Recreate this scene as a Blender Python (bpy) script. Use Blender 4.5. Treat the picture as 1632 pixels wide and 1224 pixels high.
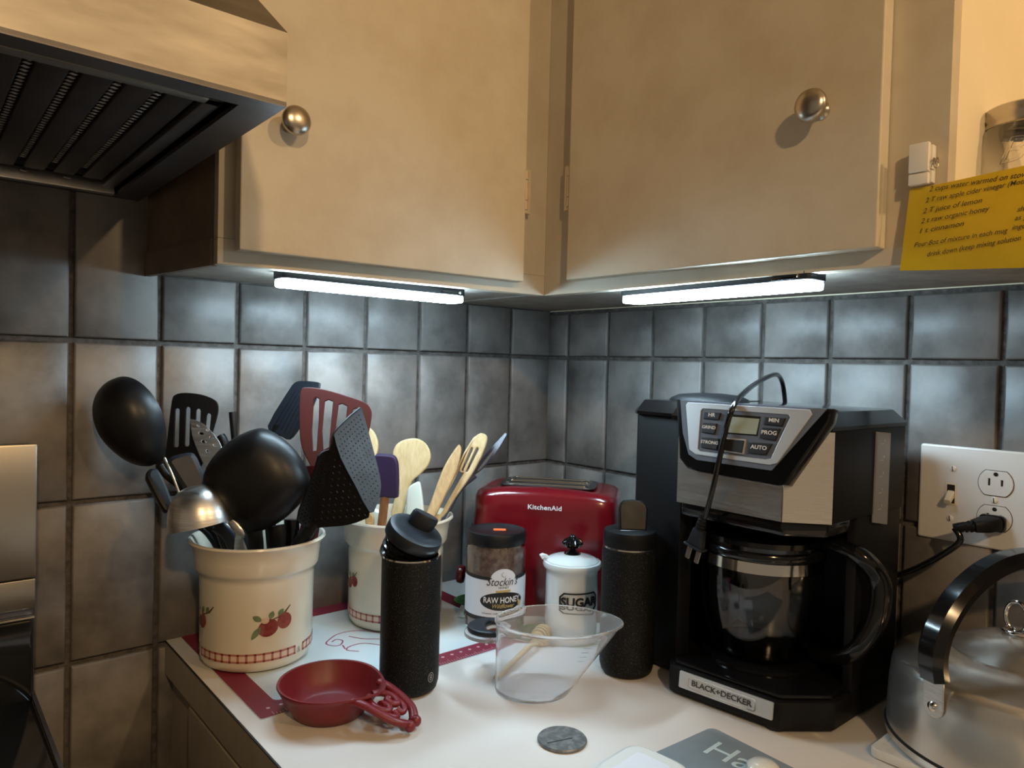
import bpy, bmesh, math, random
from math import sin, cos, pi, radians, sqrt
from mathutils import Vector as V, Matrix as M
random.seed(7)
for o in list(bpy.data.objects): bpy.data.objects.remove(o)
sc = bpy.context.scene; COL = sc.collection

# ---------------------------------------------------------------- camera, world, lights, exposure
FOC = 1148.35; YAW, PITCH, ROLL = 0.70177, -0.02419, 0.02589
CP = V((-0.9715, -1.0385, 1.2961))
_f = V((sin(YAW)*cos(PITCH), cos(YAW)*cos(PITCH), sin(PITCH)))
_r = V((cos(YAW), -sin(YAW), 0)); _u = _r.cross(_f)
CR = cos(ROLL)*_r + sin(ROLL)*_u; CU = -sin(ROLL)*_r + cos(ROLL)*_u
cam = bpy.data.objects.new('camera', bpy.data.cameras.new('camera')); COL.objects.link(cam)
cam.matrix_world = M((( CR.x, CU.x, -_f.x, CP.x), (CR.y, CU.y, -_f.y, CP.y), (CR.z, CU.z, -_f.z, CP.z), (0, 0, 0, 1)))
cam.data.sensor_width = 36; cam.data.lens = 36*FOC/1632; cam.data.clip_start = 0.02
sc.camera = cam
w = bpy.data.worlds.new('world'); sc.world = w; w.use_nodes = True
w.node_tree.nodes['Background'].inputs[0].default_value = (1.0, 0.80, 0.58, 1)
w.node_tree.nodes['Background'].inputs[1].default_value = 0.16
def spot(name, loc, e, col, size, aim):
    l = bpy.data.lights.new(name, 'SPOT'); l.energy = e; l.color = col; l.shadow_soft_size = size
    l.spot_size = radians(130); l.spot_blend = 0.6
    o = bpy.data.objects.new(name, l); COL.objects.link(o); o.location = loc
    o.rotation_euler = (V(aim)-V(loc)).to_track_quat('-Z', 'Y').to_euler(); return o
WARM = (1.0, 0.67, 0.345)
spot('ceiling_spot', (-1.12, -1.75, 2.00), 27, WARM, 0.035, (-0.5, -0.4, 1.2))
spot('ceiling_spot', (-0.20, -2.10, 2.20), 23, WARM, 0.035, (-0.4, -0.3, 1.2))
def area(name, loc, e, col, sx, sy, rot):
    l = bpy.data.lights.new(name, 'AREA'); l.energy = e; l.color = col; l.shape = 'RECTANGLE'; l.size = sx; l.size_y = sy
    o = bpy.data.objects.new(name, l); COL.objects.link(o); o.location = loc; o.rotation_euler = rot; return o
sc.view_settings.view_transform = 'Standard'; sc.view_settings.look = 'None'
sc.view_settings.gamma = 1; sc.view_settings.use_curve_mapping = False
sc.view_settings.exposure = 0.35
LED_E = 52.0

# ---------------------------------------------------------------- measuring helpers (points on real planes)
def ray(x, y): return CR*((x-816)/FOC) - CU*((y-612)/FOC) + _f
def onX(x, y, v): d = ray(x, y); return CP + d*((v-CP.x)/d.x)
def onY(x, y, v): d = ray(x, y); return CP + d*((v-CP.y)/d.y)
def onZ(x, y, v=.914): d = ray(x, y); return CP + d*((v-CP.z)/d.z)
def at(x, y, d): return CP + ray(x, y)*d
EL = V((cos(YAW), -sin(YAW), 0)); EF = V((sin(YAW), cos(YAW), 0)); UP = V((0, 0, 1))
TOP = 0.914

# ---------------------------------------------------------------- materials
def mat(name, col, rough=0.5, metal=0.0, col2=None, scale=20, detail=4, bump=0, bscale=None, trans=0, emit=None, es=0, coat=0, ior=1.5,
        sub=0, spread=(0.35, 0.65), rnd=0, stretch=None, alpha=1, rough2=None, aniso=0, spec=None):
    m = bpy.data.materials.new(name); m.use_nodes = True; nt = m.node_tree; b = nt.nodes['Principled BSDF']
    I = b.inputs
    I['Base Color'].default_value = (*col, 1); I['Roughness'].default_value = rough; I['Metallic'].default_value = metal
    I['IOR'].default_value = ior; I['Transmission Weight'].default_value = trans; I['Coat Weight'].default_value = coat
    I['Coat Roughness'].default_value = 0.08; I['Alpha'].default_value = alpha
    if spec is not None: I['Specular IOR Level'].default_value = spec
    if sub: I['Subsurface Weight'].default_value = sub; I['Subsurface Scale'].default_value = 0.01
    if emit: I['Emission Color'].default_value = (*emit, 1); I['Emission Strength'].default_value = es
    if aniso: I['Anisotropic'].default_value = aniso
    tc = nt.nodes.new('ShaderNodeNewGeometry'); src = tc.outputs['Position']
    if stretch:
        mp = nt.nodes.new('ShaderNodeMapping'); mp.inputs['Scale'].default_value = stretch
        nt.links.new(src, mp.inputs['Vector']); src = mp.outputs['Vector']
    if rnd:
        oi = nt.nodes.new('ShaderNodeObjectInfo'); ad = nt.nodes.new('ShaderNodeVectorMath'); ad.operation = 'ADD'
        ml = nt.nodes.new('ShaderNodeMath'); ml.operation = 'MULTIPLY'; ml.inputs[1].default_value = rnd
        nt.links.new(oi.outputs['Random'], ml.inputs[0]); nt.links.new(src, ad.inputs[0]); nt.links.new(ml.outputs[0], ad.inputs[1]); src = ad.outputs[0]
    if col2 or rough2 is not None:
        n = nt.nodes.new('ShaderNodeTexNoise'); n.inputs['Scale'].default_value = scale; n.inputs['Detail'].default_value = detail
        n.inputs['Roughness'].default_value = 0.6
        nt.links.new(src, n.inputs['Vector'])
        r = nt.nodes.new('ShaderNodeValToRGB'); r.color_ramp.elements[0].position = spread[0]; r.color_ramp.elements[1].position = spread[1]
        nt.links.new(n.outputs['Fac'], r.inputs['Fac'])
        if col2:
            r.color_ramp.elements[0].color = (*col, 1); r.color_ramp.elements[1].color = (*col2, 1)
            nt.links.new(r.outputs['Color'], I['Base Color'])
        if rough2 is not None:
            mr = nt.nodes.new('ShaderNodeMapRange'); mr.inputs['To Min'].default_value = rough; mr.inputs['To Max'].default_value = rough2
            mr.inputs['From Min'].default_value = .3; mr.inputs['From Max'].default_value = .7
            nt.links.new(n.outputs['Fac'], mr.inputs['Value']); nt.links.new(mr.outputs[0], I['Roughness'])
    if bump:
        n2 = nt.nodes.new('ShaderNodeTexNoise'); n2.inputs['Scale'].default_value = bscale or scale; n2.inputs['Detail'].default_value = 3
        nt.links.new(src, n2.inputs['Vector']); bp = nt.nodes.new('ShaderNodeBump'); bp.inputs['Strength'].default_value = bump
        bp.inputs['Distance'].default_value = 0.002; nt.links.new(n2.outputs['Fac'], bp.inputs['Height']); nt.links.new(bp.outputs[0], I['Normal'])
    return m
def speckled(name, base, spk, rough, scale=900, th=0.70):
    m = mat(name, base, rough, spec=.2, col2=spk, scale=scale, detail=0, spread=(th-.03, th+.03), bump=.25, bscale=700); return m

MT = dict(
 tile=mat('glazed tile', (.070,.062,.056), .36, col2=(.235,.215,.20), scale=10, detail=6, spread=(.30,.64), bump=.12, bscale=60, rnd=9, rough2=.5),
 grout=mat('grout', (.050,.042,.036), .9, col2=(.12,.105,.095), scale=90, bump=.6, bscale=400),
 paint=mat('cream cabinet paint', (.52,.45,.34), .5, col2=(.58,.52,.41), scale=14, detail=8, spread=(.35,.6), bump=.10, bscale=160),
 paint_edge=mat('cream paint edge', (.60,.50,.36), .5, col2=(.54,.46,.34), scale=50),
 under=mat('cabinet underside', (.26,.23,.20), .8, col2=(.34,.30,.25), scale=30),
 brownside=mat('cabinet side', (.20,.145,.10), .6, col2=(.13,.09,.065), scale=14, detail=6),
 wallpaint=mat('wall paint', (.80,.70,.50), .7, col2=(.84,.75,.56), scale=6, bump=.05, bscale=120),
 ceil=mat('ceiling paint', (.70,.62,.50), .8, bump=.05, bscale=80),
 floor=mat('floor vinyl', (.20,.14,.09), .5, col2=(.28,.20,.13), scale=12),
 counter=mat('white laminate', (.70,.68,.66), .25, bump=.02, bscale=300),
 counter_edge=mat('laminate edge', (.33,.29,.23), .5, col2=(.38,.34,.27), scale=30),
 steel=mat('brushed steel', (.74,.73,.71), .28, 1, col2=(.58,.56,.53), scale=30, stretch=(1,1,14), rough2=.42, bump=.05, bscale=60),
 hoodsteel=mat('hood steel', (.27,.25,.22), .42, 1, col2=(.22,.20,.17), scale=8, detail=6, stretch=(1,1,5), rough2=.5),
 hoodin=mat('hood inside steel', (.13,.12,.12), .42, .8, col2=(.09,.085,.085), scale=12),
 baffle=mat('filter dark metal', (.035,.03,.03), .5, .7, col2=(.055,.045,.04), scale=20),
 chrome=mat('chrome', (.75,.73,.70), .10, 1),
 kettle=mat('worn aluminium', (.66,.65,.62), .22, .82, col2=(.50,.49,.47), scale=8, detail=3, rough2=.26, bump=.05, bscale=40),
 nickel=mat('satin nickel', (.52,.47,.40), .28, 1),
 black=mat('black nylon', (.006,.006,.007), .34, rough2=.46, scale=60, spec=.3),
 blackg=mat('black gloss plastic', (.005,.005,.006), .14, coat=.2, spec=.4),
 blackm=mat('black matt plastic', (.007,.007,.008), .48, bump=.10, bscale=900, spec=.2),
 navy=mat('blue black plastic', (.008,.011,.018), .40, rough2=.5, scale=50),
 mug=speckled('black powder coat', (.005,.005,.005), (.05,.05,.05), .55),
 ceramic=mat('cream stoneware', (.70,.63,.50), .16, col2=(.72,.66,.54), scale=6, coat=.5),
 white=mat('white ceramic', (.72,.76,.76), .12, coat=.5),
 whitep=mat('white plastic', (.75,.72,.66), .35),
 plate=mat('white nylon wallplate', (.68,.66,.64), .32),
 ivory=mat('ivory toggle', (.74,.68,.52), .35),
 red=mat('red enamel', (.15,.005,.010), .20, coat=.5, col2=(.17,.006,.011), scale=6),
 panred=mat('red cast enamel', (.15,.008,.014), .38, col2=(.19,.014,.022), scale=30, rough2=.5, bump=.08, bscale=90),
 dred=mat('dark red nylon', (.060,.007,.009), .45, spec=.3),
 matred=mat('mat red print', (.21,.018,.040), .5),
 matwhite=mat('silicone mat', (.58,.64,.66), .45),
 matmark=mat('mat pale print', (.60,.42,.45), .5),
 matline=mat('mat outline print', (.36,.07,.13), .5),
 purple=mat('purple silicone', (.030,.016,.058), .45),
 whites=mat('white silicone', (.62,.68,.64), .5, sub=.2),
 wood=mat('pale beech', (.62,.47,.26), .55, col2=(.50,.35,.17), scale=30, stretch=(6,6,1), detail=6),
 wood2=mat('warm wood', (.42,.25,.11), .5, col2=(.55,.37,.18), scale=30, stretch=(6,6,1), detail=6),
 dwood=mat('brown wood handle', (.22,.09,.03), .5, col2=(.32,.15,.06), scale=40, stretch=(5,5,1)),
 glass=mat('clear glass', (1,1,1), .02, trans=1, ior=1.45),
 cglass=mat('carafe glass', (.85,.86,.88), .02, trans=1, ior=1.45),
 clear=mat('clear plastic', (.97,.98,1), .06, trans=.88, ior=1.22),
 frost=mat('cloudy clear plastic', (.42,.44,.47), .30, trans=.45, ior=1.3),
 honey=mat('honey residue', (.28,.22,.16), .6, col2=(.16,.09,.08), scale=160, detail=5, alpha=.72),
 gold=mat('gold honey', (.55,.38,.12), .35),
 paper=mat('white label paper', (.66,.69,.76), .5),
 ink=mat('black ink', (.01,.01,.012), .5),
 goldink=mat('gold ink', (.50,.38,.14), .45),
 greyink=mat('grey ink', (.28,.28,.28), .6),
 orange=mat('orange sticker', (.90,.16,.04), .5),
 yellow=mat('yellow note paper', (.80,.60,.03), .65, col2=(.84,.64,.04), scale=40),
 pen=mat('pen ink', (.05,.045,.02), .6),
 lcd=mat('lcd glass', (.40,.48,.43), .25),
 btn=mat('button rubber', (.016,.014,.015), .45),
 print=mat('white print', (.78,.78,.80), .5),
 panel=mat('blue grey panel', (.13,.155,.21), .42),
 silver=mat('silver trim', (.62,.64,.66), .42, .55),
 coin=mat('dark worn metal', (.16,.16,.16), .45, .8, col2=(.30,.30,.29), scale=120, detail=6, spread=(.4,.65)),
 greyglass=mat('grey board glass', (.20,.26,.31), .10, col2=(.27,.33,.38), scale=9, detail=4, coat=.6),
 bluish=mat('pale lettering', (.50,.66,.72), .5),
 marble=mat('white stone', (.72,.71,.66), .4, col2=(.58,.52,.42), scale=45, detail=6, spread=(.55,.75)),
 led=mat('led diffuser', (.9,1,1), .3, emit=(.60,.84,1.0), es=LED_E),
 applered=mat('apple red print', (.20,.035,.035), .25, col2=(.32,.10,.08), scale=70, detail=4),
 leaf=mat('leaf green print', (.10,.16,.07), .3, col2=(.19,.25,.12), scale=90),
 twig=mat('twig print', (.10,.07,.045), .3),
 bloom=mat('blossom print', (.66,.46,.36), .3),
 gingd=mat('gingham dark', (.16,.02,.02), .3), gingm=mat('gingham mid', (.42,.16,.12), .3), gingl=mat('gingham pale', (.70,.55,.44), .3),
 green=mat('green leaf fabric', (.06,.22,.06), .6, col2=(.12,.34,.10), scale=60),
 whitefab=mat('white cloth', (.68,.72,.70), .8),
 ovenblack=mat('black enamel', (.008,.008,.008), .10, coat=.6),
 ovensteel=mat('range steel', (.45,.40,.32), .34, 1),
 cavity=mat('dark gap', (.008,.007,.006), .9),
 rubber=mat('rubber', (.02,.02,.02), .8),
 dwand=mat('dark tinted plastic', (.05,.045,.07), .3),
)

# ---------------------------------------------------------------- object helpers
def tag(o, label=None, cat=None, group=None, kind=None):
    if label: o['label'] = label
    if cat: o['category'] = cat
    if group: o['group'] = group
    if kind: o['kind'] = kind
    return o
def thing(name, label, cat, loc, group=None):
    o = bpy.data.objects.new(name, None); COL.objects.link(o); o.location = V(loc); o.empty_display_size = .02
    return tag(o, label, cat, group)
def wloc(o):
    p = V((0, 0, 0))
    while o: p = p+o.location; o = o.parent
    return p
def P(name, bm, m, parent=None, smooth=35, label=None, kind=None, cat=None, group=None, base=None):
    """link a bmesh / mesh (world coordinates) as one object under parent"""
    if isinstance(bm, bmesh.types.BMesh):
        me = bpy.data.meshes.new(name); bm.normal_update(); bm.to_mesh(me); bm.free()
    else: me = bm; me.name = name
    me.materials.clear()
    for mm in (m if isinstance(m, (list, tuple)) else [m]): me.materials.append(MT[mm])
    off = wloc(parent) if parent else V((0, 0, 0)); loc = V((0, 0, 0))
    if parent is None or base == 'own':
        vs = [v.co for v in me.vertices]
        c = V((sum(v.x for v in vs)/len(vs), sum(v.y for v in vs)/len(vs), min(v.z for v in vs)))
        loc = c-off; off = c
    me.transform(M.Translation(-off))
    if smooth:
        for p in me.polygons: p.use_smooth = True
        me.set_sharp_from_angle(angle=radians(smooth))
    o = bpy.data.objects.new(name, me); COL.objects.link(o)
    if parent: o.parent = parent
    o.location = loc
    return tag(o, label, cat, group, kind)
def nb(): return bmesh.new()
def xf(bm, verts, mt): bmesh.ops.transform(bm, matrix=mt, verts=verts)
def box(bm, c, s, rot=None, bev=0, seg=2):
    vs = bmesh.ops.create_cube(bm, size=1)['verts']
    xf(bm, vs, M.Diagonal((*s, 1)))
    if bev:
        es = list({e for v in vs for e in v.link_edges}); vs = [v for v in bmesh.ops.bevel(bm, geom=es, offset=bev, segments=seg, affect='EDGES', profile=.5)['verts']] 
        vs = list({v for v in vs} | {v for v in bm.verts if v.is_valid and v.tag is False and v in vs})
    mt = M.Translation(V(c)) @ (rot.to_4x4() if rot else M.Identity(4))
    xf(bm, vs, mt); return bm
def bx(x0, x1, y0, y1, z0, z1, bev=0, bm=None):
    bm = bm or nb(); return box(bm, ((x0+x1)/2, (y0+y1)/2, (z0+z1)/2), (abs(x1-x0), abs(y1-y0), abs(z1-z0)), None, bev)
def lathe(prof, c=(0, 0, 0), mt=None, seg=48, bm=None, sx=1, sy=1):
    bm = bm or nb(); rings = []
    mt = mt or M.Translation(V(c))
    for r, z in prof:
        if r < 1e-6: rings.append([bm.verts.new(mt @ V((0, 0, z)))])
        else: rings.append([bm.verts.new(mt @ V((r*cos(2*pi*i/seg)*sx, r*sin(2*pi*i/seg)*sy, z))) for i in range(seg)])
    for a, b in zip(rings, rings[1:]):
        if len(a) == 1 and len(b) == 1: continue
        for i in range(seg):
            j = (i+1) % seg
            if len(a) == 1: bm.faces.new((a[0], b[j], b[i]))
            elif len(b) == 1: bm.faces.new((a[i], a[j], b[0]))
            else: bm.faces.new((a[i], a[j], b[j], b[i]))
    bmesh.ops.recalc_face_normals(bm, faces=bm.faces); return bm
def catmull(pts, n=6):
    pts = [V(p) for p in pts]; out = []
    for i in range(len(pts)-1):
        p0 = pts[max(i-1, 0)]; p1 = pts[i]; p2 = pts[i+1]; p3 = pts[min(i+2, len(pts)-1)]
        for k in range(n):
            t = k/n; out.append(0.5*((2*p1)+(p2-p0)*t+(2*p0-5*p1+4*p2-p3)*t*t+(3*p1-p0-3*p2+p3)*t**3))
    out.append(pts[-1]); return out
def sweep(pts, w, h=None, nrm=None, seg=10, bm=None, closed=False, square=0):
    """sweep an ellipse (w x h radii; h along nrm) along pts; w/h may be lists"""
    bm = bm or nb(); n = len(pts); pts = [V(p) for p in pts]; rings = []
    h = h if h is not None else w
    W = w if isinstance(w, (list, tuple)) else [w]*n; H = h if isinstance(h, (list, tuple)) else [h]*n
    up = V(nrm) if nrm is not None else None; prev = None
    for i, p in enumerate(pts):
        if closed: t = (pts[(i+1) % n]-pts[i-1]).normalized()
        else: t = (pts[min(i+1, n-1)]-pts[max(i-1, 0)]).normalized()
        a = up if up is not None else (prev if prev is not None else (V((0, 0, 1)) if abs(t.z) < .9 else V((1, 0, 0))))
        s = t.cross(a).normalized(); a2 = s.cross(t).normalized(); prev = a2
        ring = []
        for k in range(seg):
            th = 2*pi*k/seg + (pi/seg if square else 0); c, s_ = cos(th), sin(th)
            if square:
                e = square; c = abs(c)**e*(1 if c > 0 else -1); s_ = abs(s_)**e*(1 if s_ > 0 else -1)
            ring.append(bm.verts.new(p+s*c*W[i]+a2*s_*H[i]))
        rings.append(ring)
    m = n if closed else n-1
    for i in range(m):
        a, b = rings[i], rings[(i+1) % n]
        for k in range(seg): bm.faces.new((a[k], a[(k+1) % seg], b[(k+1) % seg], b[k]))
    if not closed:
        bm.faces.new(list(reversed(rings[0]))); bm.faces.new(rings[-1])
    bmesh.ops.recalc_face_normals(bm, faces=bm.faces); return bm
def frame(o, x, y, z):
    x, y, z = V(x).normalized(), V(y).normalized(), V(z).normalized()
    return M(((x.x, y.x, z.x, o[0]), (x.y, y.y, z.y, o[1]), (x.z, y.z, z.z, o[2]), (0, 0, 0, 1)))
def flat(outline, holes=(), thick=.002, mt=None, bev=0, res=1):
    """filled 2D outline with holes, extruded about z=0, mapped by mt -> mesh"""
    cu = bpy.data.curves.new('c', 'CURVE'); cu.dimensions = '2D'; cu.fill_mode = 'BOTH' if thick else 'FRONT'
    cu.extrude = max(thick/2-bev, 0); cu.bevel_depth = bev; cu.bevel_resolution = 1; cu.offset = -bev
    for pl in [outline, *holes]:
        s = cu.splines.new('POLY'); s.points.add(len(pl)-1)
        for p, q in zip(s.points, pl): p.co = (q[0], q[1], 0, 1)
        s.use_cyclic_u = True
    ob = bpy.data.objects.new('c', cu); me = bpy.data.meshes.new_from_object(ob)
    bpy.data.objects.remove(ob); bpy.data.curves.remove(cu)
    if mt: me.transform(mt)
    return me
def tobm(me): bm = nb(); bm.from_mesh(me); bpy.data.meshes.remove(me); return bm
def text(s, size, mt, ext=.0002, shear=0, space=1, align='CENTER', sx=1, bold=0, merge=None):
    cu = bpy.data.curves.new('t', 'FONT'); cu.body = s; cu.size = size; cu.extrude = ext; cu.shear = shear; cu.space_character = space
    cu.align_x = align; cu.align_y = 'CENTER'; cu.resolution_u = 3; cu.offset = bold*size
    ob = bpy.data.objects.new('t', cu); me = bpy.data.meshes.new_from_object(ob)
    bpy.data.objects.remove(ob); bpy.data.curves.remove(cu)
    me.transform(M.Diagonal((sx, 1, 1, 1)))
    if mt: me.transform(mt)
    return me
def join(meshes):
    bm = nb()
    for me in meshes: bm.from_mesh(me); bpy.data.meshes.remove(me)
    return bm
def rrect(w, h, r, n=4, cx=0, cy=0):
    pts = []
    for (sx, sy, a0) in ((1, 1, 0), (-1, 1, 90), (-1, -1, 180), (1, -1, 270)):
        for k in range(n+1):
            a = radians(a0+90*k/n); pts.append((cx+sx*(w/2-r)+r*cos(a), cy+sy*(h/2-r)+r*sin(a)))
    return pts
def ell(cx, cy, a, b, n=20, rot=0):
    return [(cx+a*cos(t)*cos(rot)-b*sin(t)*sin(rot), cy+a*cos(t)*sin(rot)+b*sin(t)*cos(rot)) for t in [2*pi*i/n for i in range(n)]]
def wrap(me, c, r, ang0, step=.008, off=.0003):
    """bend a flat decal (x = arc length, y = height) round a vertical cylinder"""
    bm = tobm(me); xs = [v.co.x for v in bm.verts]; x = math.floor(min(xs)/step)*step+step
    while x < max(xs):
        bmesh.ops.bisect_plane(bm, geom=bm.verts[:]+bm.edges[:]+bm.faces[:], plane_co=(x, 0, 0), plane_no=(1, 0, 0)); x += step
    for v in bm.verts:
        rr = (r(v.co.y) if callable(r) else r); R = rr+off+v.co.z; a = ang0+v.co.x/rr
        v.co = V((c[0]+R*cos(a), c[1]+R*sin(a), c[2]+v.co.y))
    return bm
def prismz(pts, z0, z1, bev=0):
    bm = nb(); a = [bm.verts.new((p[0], p[1], z0)) for p in pts]; b = [bm.verts.new((p[0], p[1], z1)) for p in pts]
    n = len(pts)
    for i in range(n): bm.faces.new((a[i], a[(i+1) % n], b[(i+1) % n], b[i]))
    bm.faces.new(list(reversed(a))); bm.faces.new(b); bmesh.ops.recalc_face_normals(bm, faces=bm.faces)
    if bev: bmesh.ops.bevel(bm, geom=bm.edges[:], offset=bev, segments=2, affect='EDGES', profile=.5)
    return bm
def camang(c): return math.atan2(CP.y-c[1], CP.x-c[0])

# ---------------------------------------------------------------- setting: walls with tiles, floor, ceiling
ZA = 1.3153; PI_ = 0.1016; PH = 0.2032; G = 0.0045
def struct(name, bm, m, smooth=0): return P(name, bm, m, None, smooth, kind='structure')
wl = struct('wall_back_left', bx(-2.6, 0.10, 0.0, 0.10, 0, 2.45), 'grout')
wr = struct('wall_back_right', bx(0.0, 0.10, -2.6, 0.0, 0, 1.405), 'grout')
wu = struct('wall_right_upper', bx(0.0, 0.10, -2.6, 0.0, 1.405, 2.45), 'wallpaint')
struct('floor', bx(-2.6, 0.0, -2.6, 0.0, -0.05, 0), 'floor')
struct('ceiling', bx(-2.6, 0.1, -2.6, 0.1, 2.45, 2.5), 'ceil')
def tile_mesh(w, h, d=.006, e=.0035):
    bm = nb(); box(bm, (0, 0, 0), (w, h, d), None, 0)
    top = [f for f in bm.faces if f.normal.z > .9]
    bmesh.ops.inset_region(bm, faces=top, thickness=e, depth=0)
    ring = [v for v in bm.verts if v.co.z > 0 and (abs(abs(v.co.x)-w/2) < 1e-5 or abs(abs(v.co.y)-h/2) < 1e-5)]
    for v in ring: v.co.z -= d*.35
    me = bpy.data.meshes.new('tile'); bm.to_mesh(me); bm.free(); me.materials.append(MT['tile'])
    for p in me.polygons: p.use_smooth = True
    me.set_sharp_from_angle(angle=radians(50))
    return me
_tm = {}
def tile(wall, w, h, mt):
    k = (round(w, 4), round(h, 4))
    if k not in _tm: _tm[k] = tile_mesh(w, h)
    o = bpy.data.objects.new('tile', _tm[k]); COL.objects.link(o); o.parent = wall
    o.matrix_local = M.Translation(-wall.location) @ mt
RL = frame((0, 0, 0), (1, 0, 0), (0, 0, 1), (0, -1, 0)); RR = frame((0, 0, 0), (0, -1, 0), (0, 0, 1), (-1, 0, 0))
for r in (0, -1, -2, -3):                     # courses on the left wall
    for k in range(14):
        if r == -3 and k < 6: continue
        full = k >= 7 or r < 0; h = PH-1.5*G if full else .086
        zc = ZA+r*PH+(PH/2 if full else G*.75+h/2)
        tile(wl, PI_-1.4*G, h, M.Translation((-(k+.5)*PI_, -.0025-random.random()*.0005, zc)) @ RL)
pr = 0.559*PI_
for r in (0, -1, -2):                         # courses on the right wall, a cut tile in the corner
    for k in range(-1, 9):
        y = -(pr+(k+.5)*PI_) if k >= 0 else -pr/2; wd = (PI_ if k >= 0 else pr)-1.4*G
        h = .080 if r == 0 else PH-1.5*G
        tile(wr, wd, h, M.Translation((-.0025-random.random()*.0005, y, ZA+r*PH+(PH/2 if r < 0 else G*.75+h/2))) @ RR)

# ---------------------------------------------------------------- wall cabinets
ZB = 1.4025; ZT = 2.15
def knob(parent, c, n):
    """round pull: c on the door face, n outward"""
    t = V((0, 0, 1)); mt = frame(c, n.cross(t), t, n)
    prof = [(0, -.002), (.0085, -.002), (.0090, .001), (.0065, .004), (.0055, .010), (.0068, .015), (.0130, .0185), (.0160, .0215), (.0163, .0240),
            (.0150, .0270), (.0110, .0295), (.0055, .0308), (0, .0312)]
    return P('knob', lathe(prof, mt=mt, seg=32), 'nickel', parent, 40)
def hinge(parent, c, t):
    """three-knuckle barrel"""
    bm = nb(); z = c.z
    for a, b in ((-.029, -.0165), (-.0155, .0125), (.0135, .025)):
        lathe([(0, a), (.0042, a), (.0042, b), (0, b)], (c.x, c.y, z), seg=14, bm=bm)
    h = P('hinge', bm, 'paint_edge', parent, 40)
    b2 = nb(); box(b2, (c.x+t.x*.003, c.y+t.y*.003, z-.003), (abs(t.x)*.008+.003, abs(t.y)*.008+.003, .062)); P('hinge_leaf', b2, 'paint_edge', h, 0)
    return h
# left cabinet
A0 = (-.7319, -.001); A1 = (-.7049, -.2097); A2 = (-.2467, -.2492); A3 = (-.2467, -.001)
cl = thing('wall_cabinet', 'cream painted wall cabinet beside the range hood, its slab door knob at the lower left', 'cabinet', (-.49, -.12, ZB), 'painted wall cabinets meeting in the corner')
def quadprism(name, a, b, z0, z1, dep, m, parent, bev=0, side=-1, label=None, sm=0):
    """board whose outer face runs a->b (plan), thickness dep inward"""
    a, b = V((*a, 0)), V((*b, 0)); d = (b-a).normalized(); n = V((d.y, -d.x, 0))*side
    return P(name, prismz([a, b, b+n*dep, a+n*dep], z0, z1, bev), m, parent, sm, label=label)
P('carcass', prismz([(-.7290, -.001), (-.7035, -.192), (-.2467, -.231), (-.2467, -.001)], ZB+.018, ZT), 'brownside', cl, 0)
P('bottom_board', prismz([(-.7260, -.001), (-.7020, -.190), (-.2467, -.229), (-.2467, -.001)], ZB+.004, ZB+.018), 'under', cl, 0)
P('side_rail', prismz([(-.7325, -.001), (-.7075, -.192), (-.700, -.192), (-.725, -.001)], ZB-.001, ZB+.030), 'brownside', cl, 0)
dA = (V(A2+(0,))-V(A1+(0,))); LA = dA.length; dA.normalize(); nA = V((dA.y, -dA.x, 0))
def onface(t): q = V((A1[0], A1[1], 0))+dA*t; return (q.x, q.y)
dl0 = .050; dl1 = LA-.0535
quadprism('stile', onface(0), onface(dl0+.004), ZB+.029, ZT, .018, 'paint', cl)
quadprism('bottom_rail', A1, onface(LA), ZB, ZB+.0285, .018, 'paint', cl)
quadprism('stile', onface(dl1-.006), onface(LA), ZB+.0288, ZT, .018, 'paint', cl)
quadprism('door_opening', onface(dl0+.004), onface(dl1-.006), ZB+.030, ZT-.03, .010, 'cavity', cl)
# left door, hinged at its right edge and a touch ajar
hq = V((*onface(dl1), 0)) + nA*.002; ca = radians(1.2)
dd = (-dA)*cos(ca)+nA*sin(ca); dd.normalize(); dn = V((-dd.y, dd.x, 0)); dn = dn if dn.dot(nA) > 0 else -dn
Wd = .391; o0 = hq; o1 = hq+dd*Wd
dz0, dz1 = 1.4165, ZT-.02
door = P('door', prismz([o0, o1, o1+dn*.019, o0+dn*.019], dz0, dz1, .0015), 'paint', cl, 0)
kp = onY(475, 190, -.272); tt = (V((kp.x, kp.y, 0))-o0).dot(dd); kc = o0+dd*tt+dn*.0195; kc.z = kp.z
knob(door, kc, dn)
hinge(cl, V((*onface(dl1+.0050), 0))+nA*.013+V((0, 0, onY(843, 306, -.25).z)), dA)
# right cabinet
crt = thing('wall_cabinet', 'cream painted wall cabinet over the coffee maker, its slab door knob at the right', 'cabinet', (-.12, -.52, ZB), 'painted wall cabinets meeting in the corner')
XF = -.2467
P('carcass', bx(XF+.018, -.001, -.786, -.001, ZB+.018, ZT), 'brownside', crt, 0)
P('end_panel', bx(XF+.018, -.001, -.7872, -.7862, ZB+.018, ZT), 'wallpaint', crt, 0)
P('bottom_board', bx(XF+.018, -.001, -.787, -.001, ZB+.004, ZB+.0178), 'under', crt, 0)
P('stile', bx(XF, XF+.018, -.319, -.2495, ZB, ZT), 'paint', crt, 0)
P('stile', bx(XF, XF+.018, -.787, -.7250, ZB, ZT), 'paint', crt, 0)
P('bottom_rail', bx(XF, XF+.018, -.7250, -.319, ZB, ZB+.035), 'paint', crt, 0)
P('door_opening', bx(XF+.004, XF+.018, -.7250, -.319, ZB+.035, ZT-.03), 'cavity', crt, 0)
door = P('door', prismz([(XF-.001, -.3155), (XF-.001, -.7350), (XF-.020, -.7350), (XF-.020, -.3155)], 1.4185, ZT-.02, .0015), 'paint', crt, 0)
kp = onX(1310, 177, XF-.020); knob(door, kp, V((-1, 0, 0)))
hinge(crt, V((XF-.013, -.3105, onX(902, 301, XF-.004).z)), V((0, 1, 0)))
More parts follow.
